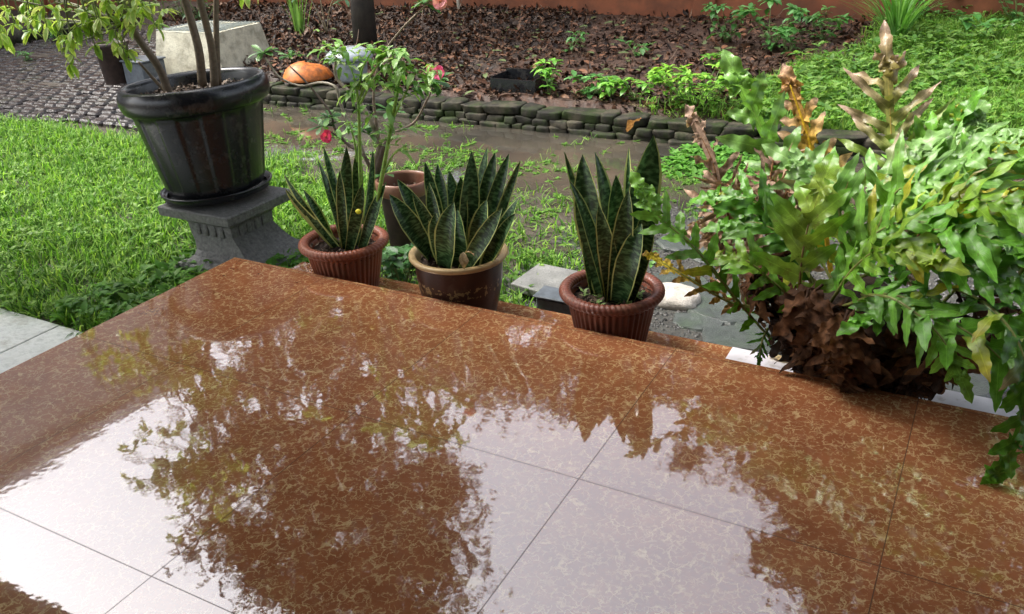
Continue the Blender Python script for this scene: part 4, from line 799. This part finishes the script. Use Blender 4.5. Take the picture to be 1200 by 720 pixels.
# ------------------------------------------------------------------ large fern
FC = np.array([-.28, 2.82]); t = thing('potted_fern', 'huge leathery fern spilling over the right end of the step, green above brown dead fronds', 'fern', (FC[0], FC[1], -.15))
mb = MB(); lathe(mb, [(.01, 0), (.13, 0), (.135, .01), (.165, .2), (.175, .205), (.178, .23), (.165, .235), (.15, .2)], FC[0], FC[1], -.15, 48); mb.build('pot', MAT['black'], t)
mb = MB(); rock(mb, (FC[0]+.02, FC[1], .13), (.19, .17, .12), 77, 12, .9); mb.build('root_mass', MAT['potsoil'], t)
G0 = (.045, .145, .014); G1 = (.105, .28, .026); G2 = (.19, .40, .055); YG = (.25, .36, .035); YE = (.50, .40, .03); BRc = (.24, .12, .055); TAN = (.38, .26, .19); DKB = (.05, .025, .014); PALE = (.19, .34, .10)
def frond(path, lobe, c0, c1, n=11, Nh=(0, -.3, 1), seed=0, ctip=None, wave=.28, droop=.5, rach=(.20, .22, .06), start=.14, mat='fern', wfac=1.0, curl=0., name='frond', label=None, cpow=1.5, fold=.12, shape=None, cs=-1, rw=1., sa=0):
    g = np.random.default_rng(seed+500); P = smoothpath(path, 40); Ls = np.linalg.norm(np.diff(P, axis=0), axis=1).sum(); T = nrm(np.gradient(P, axis=0)); Nh = np.array(Nh, float)
    N = nrm(Nh-T*(T@Nh)[:, None]); B = np.cross(T, N); mb = MB()
    tube(mb, P, np.linspace(.0055, .0018, 40)*rw, 6, rach, rach)
    n = max(5, int(round(n*.95))); n = max(5, int(n*.9)); ts = np.linspace(start, .985, n); sp = Ls*(1-start)/n; sh = ([0, .15, .45, .7, .9, 1], [.35, .7, 1, .9, .5, .26]) if shape is None else shape
    Pl, Tl, Ll, Wl, C0, C1, Nl = [], [], [], [], [], [], []
    for k, tt in enumerate(ts):
        for s in (-1, 1):
            tk = min(tt+(.4 if s > 0 else 0)*(ts[1]-ts[0]), .99); i = tk*39; i0 = int(i); p = P[i0]+(P[min(i0+1, 39)]-P[i0])*(i-i0)
            ang = math.radians(66-32*tk+sa+g.uniform(-12, 12)); l = lobe*np.interp(tk, *sh)*g.uniform(.75, 1.18)
            nn = N[i0]+g.normal(0, .22, 3); Tl.append(T[i0]*math.cos(ang)+s*B[i0]*math.sin(ang)+nn*g.uniform(-.1, .25)); Pl.append(p); Ll.append(l); Wl.append(sp*.36*wfac*g.uniform(.85, 1.1)); Nl.append(nn)
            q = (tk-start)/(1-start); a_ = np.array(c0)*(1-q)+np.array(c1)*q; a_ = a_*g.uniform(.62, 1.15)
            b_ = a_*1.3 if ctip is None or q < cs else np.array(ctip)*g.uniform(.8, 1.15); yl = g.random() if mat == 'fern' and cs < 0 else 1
            if yl < .035: b_ = np.array(TAN)*.8
            elif yl < .09: a_ = np.array(YG)*.9; b_ = np.array(YE)*.7
            C0.append(a_); C1.append(b_)
    # terminal lobe
    Pl.append(P[-2]); Tl.append(T[-1]); Ll.append(lobe*.75); Wl.append(sp*.5*wfac); Nl.append(N[-1]); C0.append(c1); C1.append(c1 if ctip is None else ctip)
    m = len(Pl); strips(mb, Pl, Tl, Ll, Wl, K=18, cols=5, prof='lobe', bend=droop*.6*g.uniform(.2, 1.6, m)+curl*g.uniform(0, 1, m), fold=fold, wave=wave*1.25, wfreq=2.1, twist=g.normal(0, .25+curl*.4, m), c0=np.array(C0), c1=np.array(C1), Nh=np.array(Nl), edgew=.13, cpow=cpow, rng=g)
    # wing along the rachis
    i0 = int(start*39*.6); q = P[i0:]; k = len(q); ww = np.linspace(.35, 1, k)*sp*.22; Bq = B[i0:]; V = np.stack([q-Bq*ww[:, None], q+N[i0:]*.002, q+Bq*ww[:, None]], 1).reshape(-1, 3)
    F = [(i*3+j, i*3+j+1, i*3+j+4, i*3+j+3) for i in range(k-1) for j in (0, 1)]; cw = np.array([np.array(c0)*(1-i/(k-1))+np.array(c1)*i/(k-1) for i in range(k)])
    mb.add(V, np.array(F), uv=np.tile([[.5, -.5], [.5, .02], [.5, .5]], (k, 1)), c=np.repeat(cw, 3, 0))
    o = mb.build(name, MAT[mat], t)
    if label: o['label'] = label
    return o
def fp(L): return [gy(u, v, Y) for (u, v, Y) in L]
# signature fronds, left to right
frond(fp([(905, 400, 2.80), (862, 350, 2.70), (815, 292, 2.66), (770, 252, 2.66), (752, 222, 2.68)]), .115, G1, G2, 14, (.1, -.6, .8), 1, wfac=.85, wave=.22, label='long narrow green frond reaching left in front of the snake plant')
frond(fp([(880, 360, 2.72), (850, 352, 2.70), (800, 322, 2.68), (762, 300, 2.70)]), .07, BRc, YE, 9, (.1, -.6, .8), 2, ctip=BRc, wave=.4, droop=1.2, mat='dead', wfac=.7, label='short yellow and brown frond over the third pot')
frond(fp([(975, 330, 3.0), (945, 270, 3.1), (912, 190, 3.2), (868, 100, 3.28)]), .24, G1, G2, 8, (-.2, -.5, .8), 3, ctip=PALE, wave=.4, start=.2, wfac=.9)
frond(fp([(1050, 330, 3.05), (1047, 220, 3.2), (1044, 150, 3.3), (1040, 78, 3.38)]), .27, (.15, .29, .04), (.26, .22, .07), 9, (.15, -1, .15), 4, ctip=TAN, wave=.75, start=.20, wfac=.62, rach=(.32, .24, .05), cpow=1.1, cs=.42, sa=5, droop=.4, curl=.3, label='tall upright olive frond with withered tan tips')
frond(fp([(975, 330, 3.15), (962, 230, 3.3), (948, 165, 3.35), (926, 100, 3.4)]), .15, (.62, .42, .02), (.40, .22, .08), 8, (.2, -1, .15), 5, ctip=TAN, wave=.5, start=.25, rach=(.62, .40, .03), mat='dead', wfac=.75, curl=.7, rw=2., label='upright yellow frond turning brown with curled tips')
frond(fp([(880, 330, 3.15), (842, 260, 3.2), (838, 200, 3.25), (812, 140, 3.3)]), .15, (.17, .09, .045), TAN, 8, (.2, -1, .2), 6, ctip=TAN, wave=.6, mat='dead', wfac=.55, curl=1.6, rach=(.22, .10, .03), label='thin dead brown frond curling beside the puddle')
frond(fp([(935, 380, 2.72), (938, 320, 2.70), (946, 270, 2.72), (962, 222, 2.78)]), .19, (.20, .32, .04), (.26, .36, .05), 7, (-.1, -1, .3), 7, ctip=G1, wave=.18, wfac=1.15, rach=(.16, .10, .03), droop=.3)
frond(fp([(985, 360, 2.65), (1040, 345, 2.52), (1110, 375, 2.42), (1180, 430, 2.36), (1215, 520, 2.32)]), .17, G1, G1, 11, (.1, -.7, .9), 8, wave=.2, droop=.9, wfac=.8)
frond(fp([(1100, 330, 2.6), (1160, 360, 2.45), (1200, 420, 2.35), (1196, 500, 2.28), (1168, 556, 2.24)]), .12, G0, G1, 10, (.5, -.8, .5), 9, wave=.25, droop=.9, wfac=.8)
frond(fp([(1000, 330, 2.8), (1065, 300, 2.65), (1130, 310, 2.55), (1210, 350, 2.5)]), .18, G0, G1, 10, (0, -.5, 1), 10, wave=.25, droop=.8)
frond(fp([(1010, 300, 2.9), (1080, 250, 2.8), (1150, 235, 2.7), (1230, 250, 2.65)]), .20, YG, G1, 10, (0, -.6, 1), 11, wave=.3, droop=.8, label='yellow green frond arching right over darker ones')
frond(fp([(1000, 320, 2.85), (1050, 280, 2.7), (1120, 270, 2.6), (1205, 295, 2.55)]), .19, G1, G1, 10, (0, -.6, 1), 12, wave=.25, droop=.9)
frond(fp([(1020, 310, 3.1), (1090, 215, 3.1), (1140, 180, 3.05), (1190, 165, 3.0)]), .17, G1, PALE, 10, (0, -.5, 1), 13, ctip=PALE, wave=.3, droop=.9)
frond(fp([(1050, 320, 2.95), (1085, 265, 2.85), (1120, 240, 2.8), (1190, 232, 2.75)]), .14, YG, YE, 9, (0, -.7, 1), 14, ctip=YG, wave=.35, droop=.9, rach=(.12, .06, .03))
frond(fp([(990, 340, 3.0), (1000, 270, 3.0), (1030, 215, 3.05), (1075, 175, 3.1)]), .18, G1, PALE, 9, (-.2, -.6, 1), 15, wave=.3, droop=.9)
frond(fp([(960, 340, 2.9), (915, 270, 2.9), (880, 235, 2.9), (838, 232, 2.92)]), .17, G0, G1, 9, (0, -.6, 1), 16, wave=.3, droop=1.0)
frond(fp([(950, 370, 2.75), (905, 330, 2.7), (872, 305, 2.68), (832, 300, 2.7)]), .13, G1, YG, 9, (0, -.6, 1), 17, ctip=G1, wave=.25, droop=.8)
frond(fp([(970, 360, 2.7), (1000, 315, 2.62), (1040, 290, 2.56), (1095, 305, 2.5)]), .15, G1, YG, 9, (0, -.7, 1), 18, wave=.3, droop=1.)
frond(fp([(985, 340, 2.9), (985, 260, 2.92), (970, 215, 2.95), (930, 190, 2.98)]), .19, G1, PALE, 9, (0, -.7, .8), 19, ctip=PALE, wave=.3, droop=.9)
frond(fp([(1100, 360, 2.9), (1150, 310, 2.8), (1190, 290, 2.75), (1240, 290, 2.7)]), .17, G0, G0, 9, (0, -.5, 1), 20, wave=.25, droop=.8)
frond(fp([(1150, 400, 2.6), (1175, 380, 2.5), (1215, 400, 2.45), (1250, 450, 2.4)]), .16, G1, G2, 9, (0, -.6, 1), 21, wave=.25, droop=.9)
frond(fp([(1080, 330, 3.0), (1110, 200, 3.15), (1140, 140, 3.25), (1165, 105, 3.3)][:3]), .14, G1, PALE, 8, (-.1, -.8, .6), 22, ctip=PALE, wave=.3, droop=.8)
frond(fp([(1010, 345, 2.55), (1050, 352, 2.45), (1100, 392, 2.38), (1125, 440, 2.34)]), .13, G1, G2, 9, (0, -.8, .8), 23, wave=.2, droop=1.0, wfac=.8)
frond(fp([(900, 385, 2.72), (893, 400, 2.68), (890, 420, 2.68), (902, 452, 2.70)][:3]), .06, G0, G0, 6, (0, -1, .3), 24, wave=.3, wfac=.7)
for i, (P_, lb) in enumerate([
 ([(1000, 330, 3.0), (985, 250, 3.1), (960, 180, 3.15), (915, 130, 3.2)], .2), ([(1030, 330, 3.05), (1020, 240, 3.15), (1000, 190, 3.2), (962, 150, 3.25)], .2), ([(1050, 320, 3.1), (1075, 240, 3.2), (1085, 180, 3.25), (1120, 140, 3.25)], .2),
 ([(1080, 330, 3.0), (1120, 250, 3.05), (1150, 200, 3.1), (1200, 185, 3.1)], .2), ([(960, 350, 2.85), (930, 290, 2.85), (890, 262, 2.85), (850, 265, 2.86)], .15), ([(980, 345, 2.75), (1010, 290, 2.7), (1050, 262, 2.68), (1110, 262, 2.66)], .18),
 ([(940, 340, 3.1), (900, 270, 3.15), (868, 215, 3.2), (862, 160, 3.25)], .17), ([(1060, 350, 2.7), (1120, 320, 2.6), (1180, 330, 2.5), (1240, 370, 2.45)], .18), ([(1010, 340, 2.9), (1040, 240, 2.95), (1075, 215, 2.95), (1130, 215, 2.95)], .18)]):
    if i in (0, 1, 6, 7): continue
    frond(fp(P_), lb, [G1, G0, G2][i % 3], [G2, G1, G1][i % 3], 10, (.05*(i % 3), -.7, .8), 300+i, wave=.3, droop=.9, ctip=PALE if i % 4 == 0 else None)
g = np.random.default_rng(77)
for i in range(12):                  # filling fronds, right and behind
    a = g.uniform(-2.0, 2.6) if i % 2 else g.uniform(-.3, 1.3); out = g.uniform(.45, .85); up = g.uniform(.10, .50)
    if abs(a+1.57) < .35: a += .8
    dx, dy = math.cos(a)*out, math.sin(a)*out*.6
    if dy < -.1: up = min(up, .3)
    b = np.array([FC[0]+.35+math.cos(a)*.12, FC[1]+.12+math.sin(a)*.08, .18]); e = b+np.array([dx, dy, up*.7]); m_ = b+np.array([dx*.45, dy*.45, up*.9])
    q_ = ROT.T@(e-CAM); pu, pv = 600+FPX*q_[0]/-q_[2], 360-FPX*q_[1]/-q_[2]
    if pu < 1100 and pv < 225: continue
    c = [G0, G1, (.045, .13, .02), G1, G2, G0][i % 6]; frond([b, m_, e], g.uniform(.14, .20), c, c, 9, (0, -.4, 1), 40+i, wave=.3, droop=.9)
# papery dead fronds hanging round the pot
for i in range(60):
    a = g.uniform(math.pi*.82, math.pi*2.12); r0 = g.uniform(.08, .26); z0 = g.uniform(.03, .32)
    r0 = .13+.75*z0*g.uniform(.4, 1.1); b = np.array([FC[0]+.03+math.cos(a)*r0*1.15, FC[1]+.01+math.sin(a)*r0*.75, z0]); out = g.uniform(.03, .14); dz = -g.uniform(.10, .24)
    e = b+np.array([math.cos(a)*out, math.sin(a)*out*.6, dz]); e[2] = max(e[2], -.06 if e[1] > 2.64 else .03); e[0] = FC[0]+.03+(e[0]-FC[0]-.03)*(.62 if e[2] < .1 else .9); m_ = (b+e)/2+np.array([math.cos(a)*.05, math.sin(a)*.04, .03])
    cc = [(.038, .017, .008), (.068, .029, .012), (.022, .011, .006), (.11, .050, .021)][i % 4]
    frond([b, m_, e], g.uniform(.10, .17), cc, cc, 5, (math.cos(a), math.sin(a)-.2, .4), 100+i, mat='dead', wave=.4, wfac=1.7, curl=.5, droop=.8, rach=DKB, name='dead_frond')
for i in range(30):                   # bleached ones at the back left
    p = gy(g.uniform(850, 935), g.uniform(205, 320), g.uniform(3.0, 3.25)); q = p+np.array([g.uniform(-.16, .12), g.uniform(-.1, .1), g.uniform(-.12, .12)]); m_ = (p+q)/2+np.array([0, 0, .05])
    frond([p, m_, q], g.uniform(.09, .16), (.20, .12, .08), (.40, .28, .20), 5, (0, -.8, .6), 200+i, mat='dead', wave=.6, curl=1.2, rach=BRc, name='dead_frond')
for i in range(12):
    p = gy(g.uniform(1020, 1200), g.uniform(190, 300), g.uniform(3.1, 3.4)); q = p+np.array([g.uniform(-.15, .15), g.uniform(-.1, .1), g.uniform(-.15, .05)])
    frond([p, (p+q)/2+np.array([0, 0, .04]), q], .10, (.20, .12, .09), (.38, .27, .21), 5, (0, -.8, .6), 220+i, mat='dead', wave=.6, curl=1.2, rach=BRc, name='dead_frond')

# ------------------------------------------------------------------ small things on the ground
mb = MB(); P0 = [gz(598, 332, -.25), gz(632, 308, -.25), gz(700, 322, -.25), gz(668, 352, -.25)]
V = [tuple(p) for p in P0]+[(p[0], p[1], -.29) for p in P0]; mb.add(V, np.array([(0, 3, 2, 1), (4, 5, 6, 7), (0, 1, 5, 4), (1, 2, 6, 5), (2, 3, 7, 6), (3, 0, 4, 7)]))
o = mb.build('concrete_slab', MAT['slab'], loc=tuple(P0[0]), smooth=False); tag(o, 'worn grey concrete slab lying behind the step between second and third pots', 'slab')
m = o.modifiers.new('b', 'BEVEL'); m.width = .006; m.segments = 2
mb = MB(); c = gz(652, 352, -.20); box(mb, c[0]-.09, c[0]+.12, c[1]-.03, c[1]+.07, -.31, -.19, b=.008); box(mb, c[0]-.10, c[0]+.13, c[1]-.04, c[1]+.08, -.189, -.177, b=.004)
tag(mb.build('drain_box', MAT['grey'], loc=(c[0], c[1], -.3), smooth=False), 'small blue grey lidded plastic box just left of the third pot', 'box')
mb = MB(); c = gz(790, 352, -.29); rock(mb, (c[0], c[1]+.02, -.285), (.12, .10, .045), 21, 12, .8); tag(mb.build('pale_rock', MAT['rock'], loc=(c[0], c[1], -.3)), 'flat pale pinkish rock beside the third pot', 'rock')
def fallen(u, v, z, L, w, col, lab, d, bend=.8):
    mb = MB(); p = gz(u, v, z); strips(mb, [p], [d], L, w, K=8, cols=5, prof='leaf', bend=bend, fold=.3, wave=.4, c0=col, c1=col); o = mb.build('fallen_leaf', MAT['dead'], loc=p); tag(o, lab, 'leaf')
fallen(735, 155, -.16, .20, .04, (.36, .17, .08), 'single curled orange brown leaf stuck on the stone border', (.35, -.15, .75))
fallen(900, 418, -.14, .12, .022, (.62, .48, .28), 'pale tan fallen leaf on the edge of the step', (1, .15, .1), .3)

# plants between pot 1 and 2
def sprig(name, lab, cat, base, h, n, L, w, col, prof='ovate', group=None, spread=.25, stemn=3, bend=.6, mat='leaf', seed=0, up=.3, K=5, stemc=(.14, .2, .06)):
    g = np.random.default_rng(seed+900); base = np.array(base, float); t = thing(name, lab, cat, base, group); sm = MB(); lf = MB()
    for s in range(stemn):
        a = g.uniform(0, 6.28); e = base+np.array([math.cos(a)*spread, math.sin(a)*spread*.7, h*g.uniform(.75, 1.1)]); P = smoothpath([base+np.array([0, 0, -.02]), (base+e)/2+g.normal(0, .1*spread, 3), e], 8); tube(sm, P, np.linspace(.005, .0025, 8), 5, stemc)
        k = max(2, n//stemn); i = g.integers(1, 8, k); i[:k//2] = 7; th = g.uniform(0, 6.28, k); ll = L*g.uniform(.6, 1.2, k); c = np.array(col)[g.integers(0, len(col), k)]*g.uniform(.8, 1.2, (k, 1))
        strips(lf, P[i], np.c_[np.cos(th), np.sin(th), g.uniform(-.2, 1, k)*up*2], ll, ll*w, K=K, cols=3, prof=prof, bend=bend*g.uniform(.3, 1.5, k), fold=.2, wave=.15, c0=c, rng=g)
    sm.build('stem', MAT['stem'], t); lf.build('leaves', MAT[mat], t); return t
DKG = [(.035, .11, .025), (.05, .15, .03), (.07, .20, .05)]
for i, (u, v, lab) in enumerate([(458, 318, 'dark oval leaved plant nearest the first pot'), (472, 328, 'dark oval leaved plant touching the glazed pot'), (466, 300, 'dark oval leaved plant under the desert rose pot')]):
    p = gy(u, v, 3.10); sprig('leafy_plant', lab+', behind the step', 'plant', (p[0], p[1], -.3), .22, 34, .075, .28, DKG, group='dark leafy plants behind the step', spread=.10, stemn=6, seed=i)

# bed plants
BG = [(.13, .33, .04), (.18, .40, .05), (.10, .27, .03)]; MG = [(.06, .19, .04), (.09, .25, .06), (.12, .28, .08)]
def bp(u, v): 
    z = -.1
    for _ in range(6): p = gz(u, v, z); z = float(gh(p[0], max(p[1], 6.45) if v > 104 else p[1]))
    if v > 104: p[1] = max(p[1], 6.45)
    return (p[0], p[1], z)
for i, (u, v, h, n, L, col, sp_, lab) in enumerate([
 (643, 112, .22, 30, .09, BG, .10, 'young bright seedling just right of the black tray'), (690, 115, .14, 34, .10, MG, .14, 'low fan leaved seedling second from the black tray'), (712, 117, .14, 26, .10, BG, .08, 'small palmate seedling in the middle of the border weeds'), (745, 118, .13, 26, .08, BG, .12, 'yellowish seedling left of the bright bush'),
 (850, 50, .30, 50, .10, MG, .22, 'feathery green weed left of the wall opening'), (905, 55, .35, 60, .11, MG, .25, 'taller feathery weed against the orange wall'), (925, 62, .20, 36, .09, MG, .15, 'short feathery weed between the wall and the fern'), (965, 45, .22, 44, .10, MG, .2, 'feathery weed left of the tall grass clump'),
 (840, 82, .12, 22, .08, BG, .08, 'small sprout above the bright bush'), (668, 62, .16, 14, .09, MG, .14, 'thin weed alone in the leaf litter'), (745, 65, .10, 10, .1, MG, .1, 'two leaved sprout in the leaf litter'), (35, 72, .10, 24, .06, MG, .1, 'small green weed on the left of the paved path'), (62, 52, .12, 26, .07, MG, .1, 'small green weed on the paved path near the planter')]):
    sprig('seedling', lab, 'weed', bp(u, v), h*1.15, int(n*1.9), L*1.15, .21, col, spread=sp_, stemn=5, seed=20+i, prof='leaf', group='weeds sprouting in the bed', bend=.8)
sprig('bright_bush', 'low bright yellow green bush at the border edge behind the third pot', 'bush', bp(815, 126), .27, 620, .085, .17, [(.20, .42, .04), (.26, .48, .06), (.14, .34, .04)], spread=.34, stemn=34, seed=50, prof='leaf', bend=.7)
for i, (u, v, lab, h, n) in enumerate([(1120, 22, 'rounded leafy climber at the foot of the right wall', .35, 60), (1190, 30, 'dense leafy bush at the top right corner', .45, 110), (1160, 45, 'light green low climber in front of the corner bush', .2, 50), (1085, 28, 'leafy vine beside the tall grass clump', .3, 50), (1025, 22, 'dark leafy plant behind the tall grass clump', .4, 50)]):
    sprig('climber', lab, 'plant', bp(u, v), h, n, .10, .36, MG+[(.16, .32, .1)], spread=.28, stemn=8, seed=70+i, group='leafy plants along the right wall')
for i, (u, v, lab) in enumerate([(215, 22, 'dark strap leaved plant behind the concrete planter'), (240, 28, 'dark bushy plant behind the right of the planter')]):
    sprig('dark_shrub', lab, 'shrub', bp(u, v), .5, 90, .2, .1, [(.02, .06, .02), (.03, .09, .03), (.05, .12, .04)], spread=.4, stemn=8, seed=80+i, group='dark shrubs behind the planter', prof='leaf')
def clump(name, lab, cat, base, n, L, w, col, lean=.4, bend=1., c1=None, seed=0):
    g = np.random.default_rng(seed); mb = MB(); a = g.uniform(0, 6.28, n); l = np.abs(g.normal(0, lean, n)); q = g.uniform(0, .08, n); T = np.c_[np.cos(a)*l, np.sin(a)*l, np.ones(n)]; c = np.array(col)[g.integers(0, len(col), n)]
    strips(mb, np.array(base)+np.c_[q*np.cos(a), q*np.sin(a), np.zeros(n)-.01], T, L*g.uniform(.6, 1.1, n), w, K=9, cols=3, prof='grass', bend=bend*g.uniform(.2, 1.4, n), fold=.3, c0=c, Nh=np.c_[-np.cos(a), -np.sin(a), np.full(n, .3)], rng=g); o = mb.build(name, MAT['grass'], loc=base); tag(o, lab, cat); return o
clump('grass_clump', 'tall arching clump of long grass blades in front of the wall', 'grass clump', bp(1050, 48), 150, .85, .008, [(.11, .28, .05), (.16, .36, .07), (.20, .40, .12)], .35, 1.0, seed=3)
clump('reed_stalks', 'pair of pale green upright stalks left of the dark trunk', 'plant', bp(352, 42), 12, .75, .014, [(.13, .26, .06), (.18, .32, .10)], .10, .3, seed=4)
mb = MB(); p = bp(383, 40)
for q in (-.25, -.05, .2): tube(mb, smoothpath([p, np.array(p)+(q*.5, 0, .3), np.array(p)+(q*1.5, .05, .6)], 8), .007, 6, (.30, .25, .16))
n = 24; g = np.random.default_rng(9); e = np.array(p)+np.c_[g.uniform(-.4, .35, n), np.zeros(n), g.uniform(.35, .6, n)]; a = g.uniform(0, 6.28, n)
strips(mb, e, np.c_[np.cos(a), np.sin(a), g.uniform(-.5, .5, n)], .13, .022, K=5, cols=3, prof='leaf', bend=.7, c0=(.09, .20, .09)); tag(mb.build('shrub', MAT['leaf'], loc=p), 'thin stemmed dark leaved shrub just left of the dark trunk', 'shrub')
mb = MB(); p = bp(538, 12); tube(mb, [(p[0], p[1], p[2]-.1), (p[0]-.02, p[1], p[2]+.55)], .02, 8, (.55, .50, .40)); tag(mb.build('wooden_stake', MAT['stem'], loc=p), 'short pale wooden stake in front of the orange wall', 'stake')

# orange shard, cloudy tub, black tray
p = gy(362, 103, 6.42); mb = MB(); lathe(mb, [(.235, -.005), (.24, .0), (.232, .02), (.20, .075), (.14, .115), (.07, .135), (.001, .138)], p[0], p[1], -.105, 48, mod=lambda r, z, th, i: (r*(1+.04*np.sin(3*th)), z*(1+.12*np.cos(th+2))))
o = mb.build('broken_dish', MAT['orange_clay'], loc=p); tag(o, 'bright orange clay dish lying upside down on the stone border', 'dish')
p = gy(413, 100, 6.50); t = thing('plastic_tub', 'clouded grey white plastic tub with wide lid behind the desert rose', 'tub', (p[0], p[1], -.12))
mb = MB(); lathe(mb, [(.01, 0), (.13, 0), (.15, .03), (.16, .14), (.155, .20), (.01, .205)], p[0], p[1], -.12, 40); mb.build('body', MAT['wplastic'], t)
mb = MB(); lathe(mb, [(.156, .205), (.22, .20), (.225, .215), (.20, .25), (.14, .29), (.01, .30)], p[0], p[1], -.12, 40); mb.build('lid', MAT['wplastic'], t)
p = gy(604, 112, 6.50); mb = MB()
x0, x1, y0, y1 = p[0]-.24, p[0]+.19, p[1], p[1]+.3
for q in ((x0, x1, y0, y0+.012, -.13, -.01), (x0, x1, y1-.012, y1, -.13, .02), (x0, x0+.012, y0+.013, y1-.013, -.13, .0), (x1-.012, x1, y0+.013, y1-.013, -.13, .0), (x0+.013, x1-.013, y0+.013, y1-.013, -.13, -.115)): box(mb, *q)
tag(mb.build('black_tray', MAT['black'], loc=(p[0], p[1], -.13), smooth=False), 'shallow black plastic tray sunk in the leaf litter behind the border', 'tray')

# planter trough, dark pot, grey box on the left
A = gz(193, 84, -.22); Bp = gz(262, 88, -.22); t = thing('concrete_planter', 'rough cream concrete planter box covered with wire mesh, top left', 'planter', (A[0], A[1], -.22))
mb = MB(); ex = nrm(Bp-A); ex[2] = 0; ex = nrm(ex); ang = math.radians(8); ey = np.array([-ex[1], ex[0], 0]); Lx, Ly, Hz = .80, .72, .44
def bx(a0, a1, b0, b1, z0, z1, tp=0.):
    V = []
    for zz, g_ in ((z0, 0), (z1, tp)):
        for (a_, b_) in ((a0-g_, b0-g_), (a1+g_, b0-g_), (a1+g_, b1+g_), (a0-g_, b1+g_)): q = A+ex*a_+ey*b_; V.append((q[0], q[1], -.24+zz))
    mb.add(V, np.array([(3, 2, 1, 0), (4, 5, 6, 7), (0, 1, 5, 4), (1, 2, 6, 5), (2, 3, 7, 6), (3, 0, 4, 7)]))
def wedge(P8): mb.add([tuple((A+ex*a_+ey*b_)[:2])+(-.24+z_,) for a_, b_, z_ in P8], np.array([(3, 2, 1, 0), (4, 5, 6, 7), (0, 1, 5, 4), (1, 2, 6, 5), (2, 3, 7, 6), (3, 0, 4, 7)]))
f_ = .07; w_ = .05
wedge([(-f_, -f_, 0), (Lx+f_, -f_, 0), (Lx+f_-w_, -f_+w_, 0), (-f_+w_, -f_+w_, 0), (0, 0, Hz), (Lx, 0, Hz), (Lx-w_, w_, Hz), (w_, w_, Hz)])
wedge([(Lx+f_, -f_, 0), (Lx+f_, Ly+f_, 0), (Lx+f_-w_, Ly+f_-w_, 0), (Lx+f_-w_, -f_+w_, 0), (Lx, 0, Hz), (Lx, Ly, Hz), (Lx-w_, Ly-w_, Hz), (Lx-w_, w_, Hz)])
wedge([(Lx+f_, Ly+f_, 0), (-f_, Ly+f_, 0), (-f_+w_, Ly+f_-w_, 0), (Lx+f_-w_, Ly+f_-w_, 0), (Lx, Ly, Hz), (0, Ly, Hz), (w_, Ly-w_, Hz), (Lx-w_, Ly-w_, Hz)])
wedge([(-f_, Ly+f_, 0), (-f_, -f_, 0), (-f_+w_, -f_+w_, 0), (-f_+w_, Ly+f_-w_, 0), (0, Ly, Hz), (0, 0, Hz), (w_, w_, Hz), (w_, Ly-w_, Hz)])
bx(.045, Lx-.045, .045, Ly-.045, 0, Hz-.22)
o = mb.build('box', MAT['trough'], t, smooth=False)
mb = MB()
for i in range(18):
    a_ = Lx*i/17; p0, p1 = A+ex*a_+np.array([0, 0, Hz-.005]), A+ex*a_+ey*Ly+np.array([0, 0, Hz-.005]); tube(mb, [p0, (p0+p1)/2+np.array([0, 0, -.02]), p1], .0022, 4)
    p0, p1 = A+ey*Ly*i/17+np.array([0, 0, Hz-.004]), A+ey*Ly*i/17+ex*Lx+np.array([0, 0, Hz-.004]); tube(mb, [p0, (p0+p1)/2+np.array([0, 0, -.02]), p1], .0022, 4)
mb.build('wire_mesh', MAT['meshwire'], t)
c = gz(140, 97, -.28); t = thing('dark_pot', 'old dark brown pot standing on the paved path under the variegated leaves', 'pot', (c[0], c[1], -.29))
mb = MB(); lathe(mb, [(.01, 0), (.13, 0), (.135, .01), (.165, .38), (.18, .39), (.185, .43), (.17, .435), (.155, .38), (.01, .37)], c[0], c[1], -.29, 48); mb.build('pot', MAT['oldclay'], t)
c = gz(168, 98, -.28); mb = MB(); box(mb, c[0]-.14, c[0]+.16, c[1]-.1, c[1]+.2, -.29, -.05, b=.01); box(mb, c[0]-.155, c[0]+.175, c[1]-.115, c[1]+.215, -.049, -.03, b=.006); tag(mb.build('grey_bin', MAT['grey'], loc=(c[0], c[1], -.29), smooth=False), 'low dark grey lidded plastic bin beside the concrete planter', 'bin')
# kerb behind the paved path
mb = MB(); x = -13.0; a0 = gz(0, 52, -.25); b0 = gz(110, 30, -.25); d_ = nrm(b0-a0); L_ = np.linalg.norm(b0-a0); s_ = -.6; k = 0
while s_ < L_+1.0:
    q = a0+d_*(s_+.12); k += 1; rock(mb, (q[0], q[1], -.22), (.15, .10, .11), 300+k, 6, .5); s_ += .27
tag(mb.build('stone_kerb', MAT['wallstone'], loc=tuple(a0)), 'dark stone kerb along the back of the paved path, top left', 'kerb')
print('verts', sum(len(o.data.vertices) for o in S.objects if o.type == 'MESH'))
